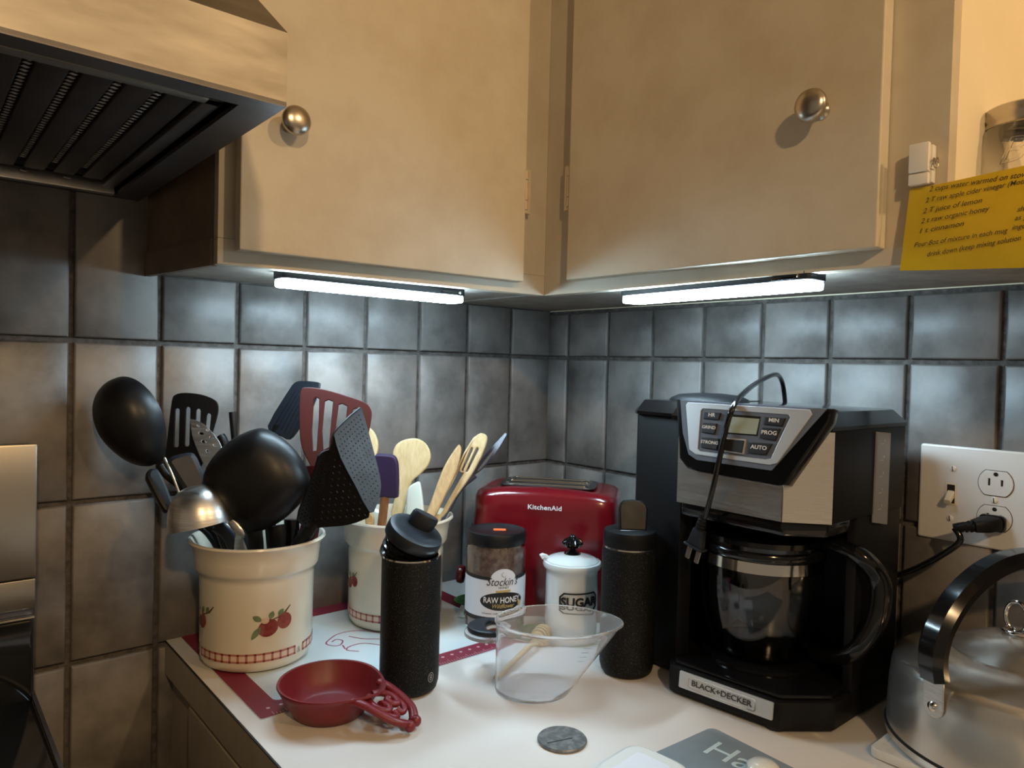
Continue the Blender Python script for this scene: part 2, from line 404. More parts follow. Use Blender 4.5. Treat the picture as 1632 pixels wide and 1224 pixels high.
# open end shelf
os_ = thing('open_shelf', 'open painted end shelf beside the right wall cabinet, behind the yellow note', 'shelf', (-.12, -1.0, ZB))
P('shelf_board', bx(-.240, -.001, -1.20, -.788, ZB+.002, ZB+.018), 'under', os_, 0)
P('shelf_edge', bx(-.2470, -.2405, -1.20, -.788, ZB, ZB+.020), 'paint', os_, 0)

# ---------------------------------------------------------------- led light bars
def led(name, label, a, b, wide, tail):
    """a,b: ends of the bar on the underside plane (front edge); body wide deep towards the wall"""
    zt = ZB+.0035; a = V((a[0], a[1], 0)); b = V((b[0], b[1], 0)); d = (b-a).normalized(); n = V((-d.y, d.x, 0))
    if n.dot(V((1, 1, 0))) < 0: n = -n
    L = (b-a).length; mid = (a+b)/2+n*wide/2
    t = thing(name, label, 'light', (mid.x, mid.y, zt-.018), 'led light bars under the wall cabinets')
    mt = frame((mid.x, mid.y, zt), d, n, (0, 0, 1))
    me = flat(rrect(L, wide, .006), (), .010, mt @ M.Translation((0, 0, -.005)), .001); P('housing', me, 'navy', t, 30)
    me = flat(rrect(L-.002, wide-.002, .008), (), .009, mt @ M.Translation((0, 0, -.0148)), .002); P('diffuser', me, 'led', t, 30)
    s = 1 if tail > 0 else -1
    me = flat(rrect(.028, .004, .001), (), .003, mt @ M.Translation((s*(L/2-.03), -wide/2-.0012, -.0075)), 0); P('switch', me, 'blackg', t, 0)
    P('lens', lathe([(0, 0), (.002, 0), (.002, .0012), (0, .0016)], mt=frame(mt @ V((s*(L/2-.012), -wide/2, -.006)), d, UP, -n), seg=12), 'chrome', t, 40)
    return t
a = onZ(452, 449, 1.391); b = onZ(743, 478, 1.391)
led('light_bar', 'lit white LED bar under the left wall cabinet', a, b, .036, 1)
a2 = onZ(987, 478, 1.391); b2 = onZ(1289, 452, 1.391)
led('light_bar', 'lit white LED bar under the right wall cabinet', a2, b2, .036, 1)

# ---------------------------------------------------------------- range hood
HX = -.7395; HZ = 1.4985; HYF = -.4775
hood = thing('range_hood', 'brushed stainless range hood with dark baffle filter, top left beside the cabinet', 'range hood', (-1.12, -.24, HZ))
prof = [(-.001, HZ), (-.001, 1.831), (-.12, 1.831), (HYF, 1.5560), (HYF, HZ)]   # y,z
def hoodshell():
    bm = nb(); x0, x1 = -1.52, HX
    def side(x): return [bm.verts.new((x, y, z)) for y, z in prof]
    A, B = side(x0), side(x1)
    n = len(prof)
    for i in range(n-1): bm.faces.new((A[i], A[i+1], B[i+1], B[i]))
    bm.faces.new(A); bm.faces.new(list(reversed(B)))
    bmesh.ops.recalc_face_normals(bm, faces=bm.faces); return bm
P('canopy', hoodshell(), 'hoodsteel', hood, 0)
bm = nb()                                        # lip and recessed underside
lip = .030
bx(-1.52, HX, HYF, HYF+.022, HZ-.001, HZ+.003, bm=bm); bx(-1.52, HX, -.022, -.001, HZ-.001, HZ+.003, bm=bm)
bx(HX-.030, HX, HYF+.0221, -.0221, HZ-.001, HZ+.003, bm=bm); P('lower_lip', bm, 'hoodin', hood, 0)
P('underside', bx(-1.52, HX-.001, HYF+.002, -.002, HZ+.022, HZ+.026), 'hoodin', hood, 0)
fx1, fy0, fy1, fz = -.772, -.432, -.020, HZ+.006
for sname, (x0, x1, y0, y1, z0, z1) in dict(fr=(-1.50, fx1, fy0, fy0+.014, fz, fz+.010), bk=(-1.50, fx1, fy1-.012, fy1, fz-.008, fz+.008),
        sd=(fx1-.014, fx1, fy0, fy1, fz, fz+.010)).items():
    P('filter_frame', bx(x0, x1, y0, y1, z0, z1, .0015), 'steel' if sname == 'bk' else 'hoodsteel' if sname == 'fr' else 'hoodin', hood, 40)
P('filter_back', bx(-1.50, fx1-.012, fy0+.012, fy1-.010, fz+.010, fz+.014), 'cavity', hood, 0)
for k in range(24):                              # baffles
    x = fx1-.027-k*.0296
    bm = nb(); bx(x-.0108, x+.0108, fy0+.022, fy1-.024, fz+.004, fz+.0085, .002, bm=bm); P('baffle', bm, 'baffle', hood, 40)
    bm = nb()
    for q in range(36):
        y = fy0+.030+q*.009
        box(bm, (x-.0149, y, fz+.0072), (.0052, .0040, .0016), M.Rotation(.5, 3, 'Z'))
    P('vent_mesh', bm, 'steel', hood, 0, kind='stuff')
for q in range(4): P('spring_clip', sweep([(fx1-.055-q*.0425, fy1-.02, fz+.002), (fx1-.050-q*.0425, fy1-.03, fz-.001)], .0014, seg=6), 'steel', hood, 40)

# ---------------------------------------------------------------- counter and base cabinet
ct = thing('countertop', 'white laminate countertop with a beige edge, running along the right wall', 'countertop', (-.35, -.8, TOP-.044))
P('worktop', bx(-.6985, -.004, -1.9, -.0045, TOP-.0438, TOP, .0), 'counter', ct, 0)
P('edge_band', bx(-.7000, -.6984, -1.9, -.0045, TOP-.044, TOP-.0005), 'counter_edge', ct, 0)
P('seam_line', bx(-.7003, -.6983, -1.9, -.0045, TOP-.0016, TOP-.0004), 'ink', ct, 0)
base = thing('base_cabinet', 'beige base cabinet beneath the white countertop', 'cabinet', (-.35, -.8, 0))
P('carcass', bx(-.680, -.003, -1.9, -.0045, .10, TOP-.0445), 'counter_edge', base, 0)
P('face_frame', bx(-.690, -.680, -.0985, -.0045, .0, TOP-.0445), 'counter_edge', base, 0)
P('door', bx(-.700, -.681, -.62, -.112, .13, TOP-.050, .002), 'counter_edge', base, 40)
P('edge_strip', bx(-.694, -.680, -.1100, -.1010, .10, TOP-.046), 'wallpaint', base, 0)
P('plinth', bx(-.62, -.003, -1.9, -.0045, 0, .10), 'cavity', base, 0)

# ---------------------------------------------------------------- range at the left
rg = thing('kitchen_range', 'black and stainless range with a raised backguard at the left edge', 'stove', (-1.24, -.33, 0))
RX = -.8560
P('body', bx(-1.61, RX-.004, -.64, -.030, 0.02, .880), 'ovenblack', rg, 0)
P('cooktop', bx(-1.615, RX, -.665, -.030, .882, .902, .006), 'ovenblack', rg, 40)
P('side_trim', bx(RX-.001, RX+.003, -.660, -.034, .8985, .9035), 'hoodin', rg, 0)
z1 = onY(52, 707, -.062).z; z0 = onY(52, 920, -.062).z; zs = onY(52, 968, -.062).z; zk = onY(56, 1168, -.062).z
P('backguard', bx(-1.61, RX+.0015, -.060, -.012, .90, z1-.004, .003), 'hoodin', rg, 40)
P('backguard_panel', bx(-1.61, RX+.002, -.066, -.0605, z0, z1, .0025), 'ovensteel', rg, 40)
P('lower_trim', bx(-1.61, RX+.001, -.0655, -.0605, zs, z0-.001, .001), 'ovensteel', rg, 40)
P('glass_control_panel', bx(-1.61, RX-.001, -.068, -.0605, zk+.03, zs-.012, .004), 'ovenblack', rg, 40)
P('control_trim', bx(-1.61, RX+.0005, -.071, -.0605, zs-.011, zs-.008, .001), 'chrome', rg, 40)
P('control_trim', bx(-1.61, RX+.0005, -.075, -.0605, zk+.014, zk+.028, .003), 'hoodin', rg, 40)

# ---------------------------------------------------------------- silicone mat and the leaf print cloth
mx0, mx1, my0, my1 = -.6805, -.275, -.2955, -.0055
mt_ = thing('baking_mat', 'white silicone baking mat with a red measuring border, lying in the counter corner', 'mat', ((mx0+mx1)/2, (my0+my1)/2, TOP))
mcx, mcy = (mx0+mx1)/2, (my0+my1)/2; mw, mh = mx1-mx0, my1-my0
P('mat_sheet', flat(rrect(mw, mh, .003), (), .0008, M.Translation((mcx, mcy, TOP+.0005))), 'matwhite', mt_, 0)
P('red_border', flat(rrect(mw-.001, mh-.001, .003), [rrect(mw-.056, mh-.062, .008)], .0002, M.Translation((mcx, mcy, TOP+.0010))), 'matred', mt_, 0)
bits = []
for k in range(26):
    x = mx0+.016+k*.0145
    bits.append(flat(ell(x, my0+.020, .0022, .0022, 10), (), .0001, M.Translation((0, 0, TOP+.00115))))
    for q in range(4): bits.append(flat([(x+q*.0036-.0003, my0+.002), (x+q*.0036+.0003, my0+.002), (x+q*.0036+.0003, my0+(.010 if q == 0 else .006)), (x+q*.0036-.0003, my0+(.010 if q == 0 else .006))], (), .0001, M.Translation((0, 0, TOP+.00115))))
P('ruler_marks', join(bits), 'matmark', mt_, 0, kind='stuff')
def ribbon(pxs, wdt, z):
    pts = catmull([onZ(x, y, z) for x, y in pxs], 6); return sweep(pts, wdt, .00012, nrm=(0, 0, 1), seg=4)
for pl in ([(604, 1008), (570, 1005), (540, 1010), (524, 1020), (520, 1026), (530, 1029), (542, 1028), (546, 1021), (536, 1019), (529, 1023)],
           [(546, 1028), (550, 1034)], [(606, 1028), (580, 1025), (558, 1030), (553, 1036), (572, 1038)], [(556, 1014), (580, 1018), (606, 1018)]):
    P('outline_print', ribbon(pl, .0011, TOP+.0011), 'matline', mt_, 0)
TA = V((-.302, -.154, 0)); TB = V((-.163, -.332, 0)); td = (TB-TA).normalized(); tn = V((-td.y, td.x, 0))
if tn.dot(V((1, 1, 0))) < 0: tn = -tn
def tq(u, v, z=0): return TA+td*u+tn*v+V((0, 0, z))
cloth = thing('leaf_print_cloth', 'white cloth printed with green leaves, under the red toaster and sugar jar', 'cloth', tq(.12, .0, TOP))
def clothmt(z): return frame(tq(0, 0, z), td, tn, (0, 0, 1))
P('cloth_sheet', flat([(-.012, -.030), (.02, -.034), (.09, -.078), (.165, -.090), (.215, -.088), (.262, -.072), (.275, .02), (.26, .155), (-.02, .15), (-.02, .06)], (), .0012, clothmt(TOP+.0018), .0003), 'whitefab', cloth, 30)
def leafshape(L, W, rot, cx, cy):
    pts = []
    for i in range(12): t = i/11; pts.append((t*L, W*sin(pi*t)**.8))
    for i in range(1, 11): t = 1-i/11; pts.append((t*L, -W*sin(pi*t)**.8))
    return [(cx+x*cos(rot)-y*sin(rot), cy+x*sin(rot)+y*cos(rot)) for x, y in pts]
for q in ((.06, .020, -.4, .03, -.040), (.07, .024, .2, .085, -.058), (.06, .020, -.3, .155, -.066), (.055, .018, .9, .15, -.05), (.07, .02, 2.6, .07, -.03), (.05, .02, 1.4, .235, -.05),
          (.06, .02, 1.9, -.006, .02), (.05, .02, .1, .20, -.05), (.06, .02, 1.0, .0, -.02)):
    P('leaf', flat(leafshape(*q), (), .0004, clothmt(TOP+.0026)), 'green', cloth, 0)

# ---------------------------------------------------------------- stoneware crocks
def crock(label, c, R=.0690, H=.1560, rim=.0855, prints=(), band=()):
    t = thing('utensil_crock', label, 'crock', (c[0], c[1], TOP+.001), 'stoneware utensil crocks printed with apples')
    z = TOP+.001
    prof = [(0, 0), (R*.86, 0), (R*.95, .003), (R*.995, .010), (R, .02), (R*1.02, H*.70), (R*1.025, H*.735), (R*1.075, H*.755), (R*1.10, H*.78),
            (R*1.115, H*.86), (R*1.15, H*.94), (rim*.985, H*.985), (rim*.975, H), (rim*.94, H), (rim*.92, H*.985), (R*1.04, H*.90), (R*.99, H*.75), (R*.95, .02), (R*.85, .010), (0, .009)]
    P('pot', lathe(prof, (c[0], c[1], z), seg=72), 'ceramic', t, 50)
    rr = lambda zz: R*(1+.02*min(max((zz-.02)/(H*.7-.02), 0), 1)); ca0 = camang(c)
    C3 = (c[0], c[1], z)
    for (s, zc, sc_, kind) in prints:
        T = lambda x, y, r=0, k=1: M.Translation((s+x*sc_, zc+y*sc_, 0)) @ M.Rotation(r, 4, 'Z') @ M.Scale(sc_*k, 4)
        def dec(nm, outl, mm, lay): P(nm, wrap(flat(outl, (), 0, M.Translation((s, zc, lay*.00012)) @ M.Scale(sc_, 4)), C3, rr, ca0), mm, t, 0)
        dec('apple_print', ell(-.0025, -.003, .0098, .0085, 22, .35), 'applered', 1)
        if kind: dec('apple_print', ell(.0135, .0015, .0075, .0080, 22), 'applered', 2)
        dec('leaf_print', leafshape(.015, .0028, radians(235), -.0095, -.001), 'leaf', 1)
        dec('leaf_print', leafshape(.010, .0028, radians(150), -.0085, .0045), 'leaf', 1)
        dec('leaf_print', leafshape(.008, .0028, radians(70), -.001, .0055), 'leaf', 2)
        dec('leaf_print', leafshape(.008, .0026, radians(50), .007, .0075), 'leaf', 2)
        dec('twig_print', [(-.010, .002), (.006, .0065), (.012, .0095), (.019, .016), (.020, .0155), (.0135, .008), (.007, .0055), (-.009, .0008)], 'twig', 1)
        dec('blossom_print', ell(-.0055, .0045, .0038, .0030, 12), 'bloom', 3)
    for (s0, s1, n) in band:
        h0, h1 = .0150, .0260; L = s1-s0
        P('gingham_band', wrap(flat([(s0, h0), (s1, h0), (s1, h1), (s0, h1)], (), 0, M.Translation((0, 0, .0001))), C3, rr, ca0), 'gingl', t, 0)
        ms = []
        for h in (h0, h1-.0024): ms.append(flat([(s0, h), (s1, h), (s1, h+.0024), (s0, h+.0024)], (), 0, M.Translation((0, 0, .0002))))
        for k in range(n):
            x = s0+(L-.0022)*k/(n-1); ms.append(flat([(x, h0), (x+.0028, h0), (x+.0028, h1), (x, h1)], (), 0, M.Translation((0, 0, .00025))))
        P('gingham_stripes', wrap_j(ms, C3, rr, ca0), 'gingm', t, 0)
        ms = []
        for k in range(n):
            x = s0+(L-.0022)*k/(n-1)
            for h in (h0, h1-.0024): ms.append(flat([(x, h), (x+.0028, h), (x+.0028, h+.0024), (x, h+.0024)], (), 0, M.Translation((0, 0, .0003))))
        P('gingham_squares', wrap_j(ms, C3, rr, ca0), 'gingd', t, 0)
    return t
def wrap_j(ms, c, r, a):
    bm = join(ms); me = bpy.data.meshes.new('x'); bm.to_mesh(me); bm.free(); return wrap(me, c, r, a)
CK1 = (-.6190, -.1215); CK2 = (-.4060, -.1110)
crock('cream apple-print crock at the counter edge, crowded with black utensils', CK1,
      prints=((.016, .060, 1.25, 1), (-.078, .063, 1.15, 0)), band=((-.083, .049, 14), (.062, .15, 11), (-.20, -.095, 12)))
P_amp = P('ampersand_print', wrap(text('&', .011, M.Translation((.0555, .0185, .0001)), 0), (CK1[0], CK1[1], TOP+.001), .0692, camang(CK1)), 'greyink', bpy.data.objects['utensil_crock'], 0)
crock('cream apple-print crock nearer the corner, holding wooden spoons', CK2,
      prints=((-.082, .066, 1.0, 1),), band=((-.125, .02, 15), (.035, .14, 11)))

# ---------------------------------------------------------------- travel mugs
def mugbody(t, c, H=.160, R=.0347):
    z = TOP+(.0012 if c[0] < -.4 else .0)
    P('body', lathe([(0, 0), (R*.80, 0), (R*.93, .004), (R*.985, .011), (R, .020), (R, H-.004), (R*.985, H-.001), (R*.97, H), (R*.90, H), (R*.88, H-.004), (R*.86, H-.03), (0, H-.03)],
             (c[0], c[1], z), seg=56), 'mug', t, 45)
    P('steel_lip', lathe([(R*.985, H-.0012), (R*.965, H+.0010), (R*.90, H+.0010), (R*.90, H-.006)], (c[0], c[1], z), seg=56), 'chrome', t, 60)
    return z
m1c = (-.5151, -.3247)
m1 = thing('travel_mug', 'black speckled travel mug in front, its screw lid resting askew on top', 'mug', (*m1c, TOP), 'black travel mugs')
zz = mugbody(m1, m1c, .157, .0347)
me = wrap(flat(ell(0, 0, .0045, .0058, 20), (ell(0, 0, .0038, .0050, 20),), 0), (m1c[0], m1c[1], zz+.022), .0347, camang(m1c)+.0275/.0347); P('emblem_ring', me, 'greyink', m1, 0)
me = wrap(flat(rrect(.0036, .0066, .001), (rrect(.0020, .0020, .0004, 2, 0, .0014), rrect(.0020, .0020, .0004, 2, 0, -.0016)), 0), (m1c[0], m1c[1], zz+.022), .0347, camang(m1c)+.0275/.0347); P('emblem', me, 'greyink', m1, 0)
dm = (CR*.40+UP*.80-_f*.18).normalized()                # axis of the tilted lid
lc = at(650, 871, .852)
lx = dm.cross(_f).normalized(); lmt = frame(lc, lx, dm.cross(lx), dm)
lid = P('screw_plug', lathe([(0, -.020), (.026, -.020), (.0285, -.017), (.0290, -.013), (.0268, -.011), (.0268, -.009), (.0295, -.0075), (.0295, -.0045), (.0270, -.003), (.0270, 0), (.0298, .0015), (.0298, .0045), (.0280, .006), (.0280, .010), (0, .010)], mt=lmt, seg=48), 'blackg', m1, 40)
P('lid_cap', lathe([(0, .009), (.0300, .009), (.0335, .0095), (.0342, .012), (.0342, .021), (.0330, .0240), (.0300, .0250), (.020, .0250), (.018, .0235), (0, .0235)], mt=lmt, seg=48), 'navy', m1, 40)
fl = at(672, 833, .862); P('flip_spout', lathe([(0, 0), (.0160, 0), (.0170, .001), (.0170, .018), (.0155, .021), (0, .022)], mt=frame(fl-(CR*.5+UP*.75)*.010, lx, (CR*.40+UP*.85).normalized().cross(lx), (CR*.5+UP*.8).normalized()), seg=32, sx=.98, sy=.6), 'navy', m1, 40)
m2c = (-.2689, -.4459)
m2 = thing('travel_mug', 'black travel mug beside the coffee maker, its flip lid closed on and spout open', 'mug', (*m2c, TOP), 'black travel mugs')
zz = mugbody(m2, m2c, .1600, .0343)
P('lid_cap', lathe([(0, .161), (.0325, .161), (.0335, .163), (.0335, .176), (.0320, .180), (.028, .1815), (0, .1815)], (m2c[0], m2c[1], zz), seg=48), 'blackm', m2, 40)
cc = V((*m2c, zz+.178)); P('spout_hinge', sweep([cc-EL*.014+EF*-.010, cc+EL*.016+EF*-.010], .0042, seg=12), 'blackg', m2, 40)
fmt = frame(cc+UP*.021-EF*.002+EL*.002, EL, (UP+EF*.28).normalized(), EL.cross((UP+EF*.28).normalized()))
P('flip_cover', flat([(-.017, -.020), (.017, -.020), (.0195, .008), (.0175, .014), (.012, .018), (0, .0195), (-.012, .018), (-.016, .014), (-.0175, .008)], (), .009, fmt, .0025), 'black', m2, 40)

# ---------------------------------------------------------------- toaster
ts = thing('toaster', 'red two-slot toaster standing across the corner behind the jars', 'toaster', tq(.112, .075, TOP+.003))
TW, TD, TH = .2246, .150, .186
def toasterbody():
    bm = nb(); rings = []; N = 20
    lv = [(0, .004, .0), (.012, .0, .0), (.06, .000, .0), (.12, .003, .002), (.160, .006, .004), (.174, .0065, .004), (.1815, .009, .009), (.1855, .0145, .017), (TH+.001, .024, .029)]
    for (h, ins, ins2) in lv:
        a, b = TW/2+.006-ins, TD/2-ins2; ring = []
        for i in range(64):
            th = 2*pi*i/64; e = .24; c_, s_ = cos(th), sin(th)
            x = a*abs(c_)**e*(1 if c_ > 0 else -1); y = b*abs(s_)**(.30)*(1 if s_ > 0 else -1)
            crown = .006*(1-(x/a)**2) if h > .17 else 0
            q = tq(TW/2+x, TD/2+y, TOP+.004+h+crown); ring.append(bm.verts.new(q))
        rings.append(ring)
    for r0, r1 in zip(rings, rings[1:]):
        for i in range(64): bm.faces.new((r0[i], r0[(i+1) % 64], r1[(i+1) % 64], r1[i]))
    bm.faces.new(rings[0]); bm.faces.new(rings[-1]); bmesh.ops.recalc_face_normals(bm, faces=bm.faces); return bm
P('shell', toasterbody(), 'red', ts, 50)
tmt = frame(tq(TW/2, TD/2, TOP+.004+TH+.006), td, tn, (0, 0, 1))
P('top_plate', flat(rrect(.150, .080, .012), (rrect(.132, .026, .008, 4, 0, .019), rrect(.132, .026, .008, 4, 0, -.019)), .0024, tmt @ M.Translation((0, -.004, .0006)), .0006), 'hoodin', ts, 30)
for s in (-1, 1):
    P('slot_rim', flat(rrect(.134, .028, .009, 4, 0, .019*s), (rrect(.128, .022, .007, 4, 0, .019*s),), .004, tmt @ M.Translation((0, -.004, .0018)), .0008), 'chrome', ts, 30)
    P('slot_well', flat(rrect(.130, .024, .008, 4, 0, .019*s), (), .0006, tmt @ M.Translation((0, -.004, .0002))), 'cavity', ts, 0)
    P('guide_wire', sweep([tmt @ V((-.06, .019*s-.004, .0006)), tmt @ V((.06, .019*s-.004, .0006))], .0008, seg=6), 'chrome', ts, 40)
lgm = frame(tq(TW/2+.004, -.0006, TOP+.004+.166), td, UP, -tn)
P('lettering', text('KitchenAid', .0098, lgm, .0002, space=1.06, bold=.02, sx=1.12), 'print', ts, 0)
P('lever', lathe([(0, 0), (.004, 0), (.004, .012), (.013, .014), (.015, .018), (.014, .024), (0, .026)], mt=frame(tq(-.005, .045, TOP+.045), tn, UP, -td), seg=24), 'red', ts, 40)
P('lever_guard', flat(rrect(.016, .11, .006), (rrect(.006, .09, .002),), .003, frame(tq(-.0065, .045, TOP+.075), tn, UP, -td), .0008), 'blackm', ts, 40)
for u, v in ((.02, .02), (.20, .02), (.02, .13), (.20, .13)): P('foot', lathe([(0, 0), (.008, 0), (.009, .003), (0, .0035)], tq(u, v, TOP+.0022), seg=16), 'rubber', ts, 40)

# ---------------------------------------------------------------- honey jar
hc = (-.3156, -.2367); HR = .0430; hz = TOP+.0032
hj = thing('honey_jar', 'nearly empty glass honey jar with a black lid and white label, before the toaster', 'jar', (*hc, hz))
P('glass', lathe([(0, 0), (HR*.82, 0), (HR*.95, .003), (HR, .010), (HR, .112), (HR*.985, .120), (HR*.93, .126), (HR*.90, .128), (HR*.90, .142), (HR*.86, .142),
    (HR*.85, .126), (HR*.93, .118), (HR*.945, .110), (HR*.945, .012), (HR*.88, .006), (0, .006)], (*hc, hz), seg=64), 'glass', hj, 50)
P('honey_film', lathe([(HR*.935, .010), (HR*.938, .11), (HR*.92, .117), (HR*.84, .126)], (*hc, hz), seg=48), 'honey', hj, 50)
P('honey_dregs', lathe([(0, .0066), (HR*.86, .0066), (HR*.93, .013), (HR*.93, .024), (HR*.90, .018), (HR*.5, .012), (0, .011)], (*hc, hz), seg=48), 'gold', hj, 50)
L_ = P('lid', lathe([(HR*.95, .126), (HR*.985, .127), (HR*1.0, .130), (HR*1.0, .1395), (HR*.97, .1432), (HR*.92, .1440), (HR*.86, .1425), (0, .1425)], (*hc, hz), seg=64), 'black', hj, 40)
P('price_sticker', flat(rrect(.018, .012, .001), (), .0003, frame((hc[0]+.004, hc[1]-.002, hz+.1428), EL, EF, UP)), 'orange', hj, 0)
hca = camang(hc); HC3 = (*hc, hz)
# label: white with a rounded tab at its top
s0, s1, y0, y1 = -.062, .068, .030, .082
tab = [(.0118+.0190*cos(a), .081+.0165*sin(a)) for a in [pi*k/14 for k in range(15)]]
P('label', wrap(flat([(s0, y0), (s1, y0), (s1, y1), *tab, (s0, y1)], (), .0002), HC3, HR, hca, .004, .0004), 'paper', hj, 0)
P('label_band', wrap(flat([(s0, y0-.006), (s1, y0-.006), (s1, y0), (s0, y0)], (), .0002), HC3, HR, hca, .004, .0004), 'ink', hj, 0)
P('label_band', wrap(flat([(s0, y1), (-.0075, y1), (-.0085, y1+.004), (s0, y1+.004)], (), .0002), HC3, HR, hca, .004, .0004), 'ink', hj, 0)
P('label_band', wrap(flat([(.0311, y1), (s1, y1), (s1, y1+.004), (.0321, y1+.004)], (), .0002), HC3, HR, hca, .004, .0004), 'ink', hj, 0)
P('oval_badge', wrap(flat(ell(.0108, .0520, .0320, .0128, 36), (), .0002), HC3, HR, hca, .004, .0006), 'ink', hj, 0)
P('gold_ribbon', wrap(flat([(.001, .0645), (.022, .0652), (.022, .0682), (.001, .0675)], (), .0002), HC3, HR, hca, .004, .0008), 'goldink', hj, 0)
def lab(s, h, x, y, m, wd, shear=0, bold=0, off=.0009):
    me = text(s, h*1.35, None, 0, shear=shear, bold=bold); xs_ = [v.co.x for v in me.vertices]; k = wd/(max(xs_)-min(xs_))
    me.transform(M.Translation((x, y, 0)) @ M.Diagonal((k, 1, 1, 1))); P('lettering', wrap(me, HC3, HR, hca, .004, off), m, hj, 0)
lab('Stockin\'s', .0115, .0100, .0790, 'ink', .046, .35, .004)
lab('HONEY', .0030, .012, .0712, 'ink', .015, 0, .01)
lab('RAW HONEY', .0085, .0108, .0535, 'print', .054, 0, .012, .0010)
lab('Wildflower', .0062, .0115, .0455, 'goldink', .032, .35, .004, .0010)
lab('Unheated, Unfiltered, Nothing Removed', .0026, .0110, .0352, 'ink', .058, 0, .012)
for k in range(12): lab('- - -', .0022, -.0405, .080-k*.0036, 'greyink', .005)
P('bee_badge', wrap(flat(ell(.0375, .0475, .0028, .0042, 10), (), .0002), HC3, HR, hca, .004, .0012), 'goldink', hj, 0)
P('pear_print', wrap(flat(ell(.0118, .0895, .0036, .0036, 14), (ell(.0123, .0898, .0031, .0031, 14),), 0), HC3, HR, hca, .004, .0008), 'greyink', hj, 0)

# ---------------------------------------------------------------- sugar jar
sc_ = (-.2425, -.3190); SR = .0385; sz = TOP+.0032
sj = thing('sugar_jar', 'white ceramic sugar jar with a black finial lid and little white spoon', 'jar', (*sc_, sz))
P('jar_body', lathe([(0, 0), (SR*.90, 0), (SR*.97, .003), (SR*.985, .02), (SR*.955, .088), (SR*.98, .094), (SR*1.06, .097), (SR*1.09, .101), (SR*1.06, .105), (SR*.98, .106), (SR*.94, .103), (SR*.90, .09), (SR*.9, .01), (0, .01)], (*sc_, sz), seg=64), 'white', sj, 45)
lid = P('lid', lathe([(SR*.96, .104), (SR*.97, .1065), (SR*.85, .1095), (SR*.55, .1130), (SR*.30, .1150), (0, .1150)], (*sc_, sz), seg=56), 'white', sj, 45)
P('finial', lathe([(0, .1145), (.0120, .1145), (.0118, .1165), (.0070, .1185), (.0052, .1215), (.0060, .1240), (.0105, .1262), (.0138, .1292), (.0135, .1322), (.0090, .1352), (.0052, .1370), (.0044, .1382), (.0046, .1402), (.0028, .1422), (0, .1428)], (*sc_, sz), seg=32), 'blackg', lid, 40)
bm = nb()
for k in range(12):
    a = 2*pi*k/12; sweep([V((sc_[0]+r*cos(a), sc_[1]+r*sin(a), sz+h)) for r, h in ((.0058, .1240), (.0112, .1264), (.0146, .1300), (.0112, .1345), (.0050, .1374))], .0013, seg=6, bm=bm)
P('finial_ribs', bm, 'blackg', lid, 40)
q0 = V((*sc_, sz))-EL*.030+UP*.102; q1 = at(862, 888, 1.020)
P('spoon', sweep(catmull([q0, q0*.55+q1*.45+UP*.004, q1*.8+q0*.2+UP*.003, q1], 5), [.0030]*5+[.0036]*5+[.0044]*5+[.0030], .0018, nrm=EF, seg=10), 'white', sj, 50)
sca = camang(sc_); SC3 = (*sc_, sz); sof = .0125
oct_ = lambda w, h, k: [(sof-w+k, -h), (sof+w-k, -h), (sof+w, -h+k), (sof+w, h-k), (sof+w-k, h), (sof-w+k, h), (sof-w, h-k), (sof-w, -h+k)]
P('label_frame', wrap(flat(oct_(.0290, .0135, .006), (oct_(.0268, .0115, .005),), .0010, M.Translation((0, .056, .0006))), SC3, SR*.97, sca, .004, .0004), 'ink', sj, 0)
P('lettering', wrap(text('SUGAR', .0165, M.Translation((sof, .0562, .0006)), .0006, bold=.035, sx=1.02), SC3, SR*.97, sca, .004, .0004), 'ink', sj, 0)

# ---------------------------------------------------------------- clear measuring cup
mc = V((-.3995, -.4124, TOP)); mcR = .0437; mcH = .0815
mcup = thing('measuring_cup', 'clear plastic measuring cup with a wide slanted rim and dark blue grip', 'measuring cup', mc)
def cupring(t, ins):
    """t 0 bottom .. 1 rim"""
    a = mcR+(.0745-mcR)*t-ins; b = mcR*.98+(.0540-mcR*.98)*t-ins; cx = .0305*t; out = []
    for i in range(64):
        th = 2*pi*i/64; x = a*cos(th); y = b*sin(th)
        if cos(th) > 0: y *= 1-.20*t*cos(th)**2
        out.append(mc+EL*(cx+x)+EF*y+UP*(mcH*t))
    return out
def rings2bm(rs, cap0=True, cap1=True):
    bm = nb(); R_ = [[bm.verts.new(p) for p in r] for r in rs]
    for a, b in zip(R_, R_[1:]):
        n = len(a)
        for i in range(n): bm.faces.new((a[i], a[(i+1) % n], b[(i+1) % n], b[i]))
    if cap0: bm.faces.new(R_[0])
    if cap1: bm.faces.new(R_[-1])
    bmesh.ops.recalc_face_normals(bm, faces=bm.faces); return bm
rs = [[p+UP*.0003 for p in cupring(0, .003)], [p+UP*.0 for p in cupring(.03, 0)]]+[cupring(t, 0) for t in (.1, .3, .5, .7, .85, .97)]
rs += [[p+UP*.0 for p in cupring(1, -.0022)], [p+UP*.0016 for p in cupring(1, -.0016)], [p+UP*.0016 for p in cupring(1, .0008)]]
rs += [cupring(t, .0016) for t in (.97, .8, .6, .4, .2, .06)]+[[p+UP*.0005 for p in cupring(.03, .004)]]
P('cup_body', rings2bm(rs), 'clear', mcup, 45)
hl = mc-EL*.046+UP*mcH
def crescent(k, dz, wd):
    out = []
    for i in range(17):
        a = radians(75)+radians(210)*i/16; out.append((.030*cos(a)*1.05*k, .030*sin(a)*k))
    inn = []
    for i in range(17):
        a = radians(285)-radians(210)*i/16; inn.append((.004+(.030-wd)*cos(a), (.030-wd*.55)*sin(a)*k))
    return out+inn
hmt = frame(at(782, 1000, .905), EL, EF, UP)
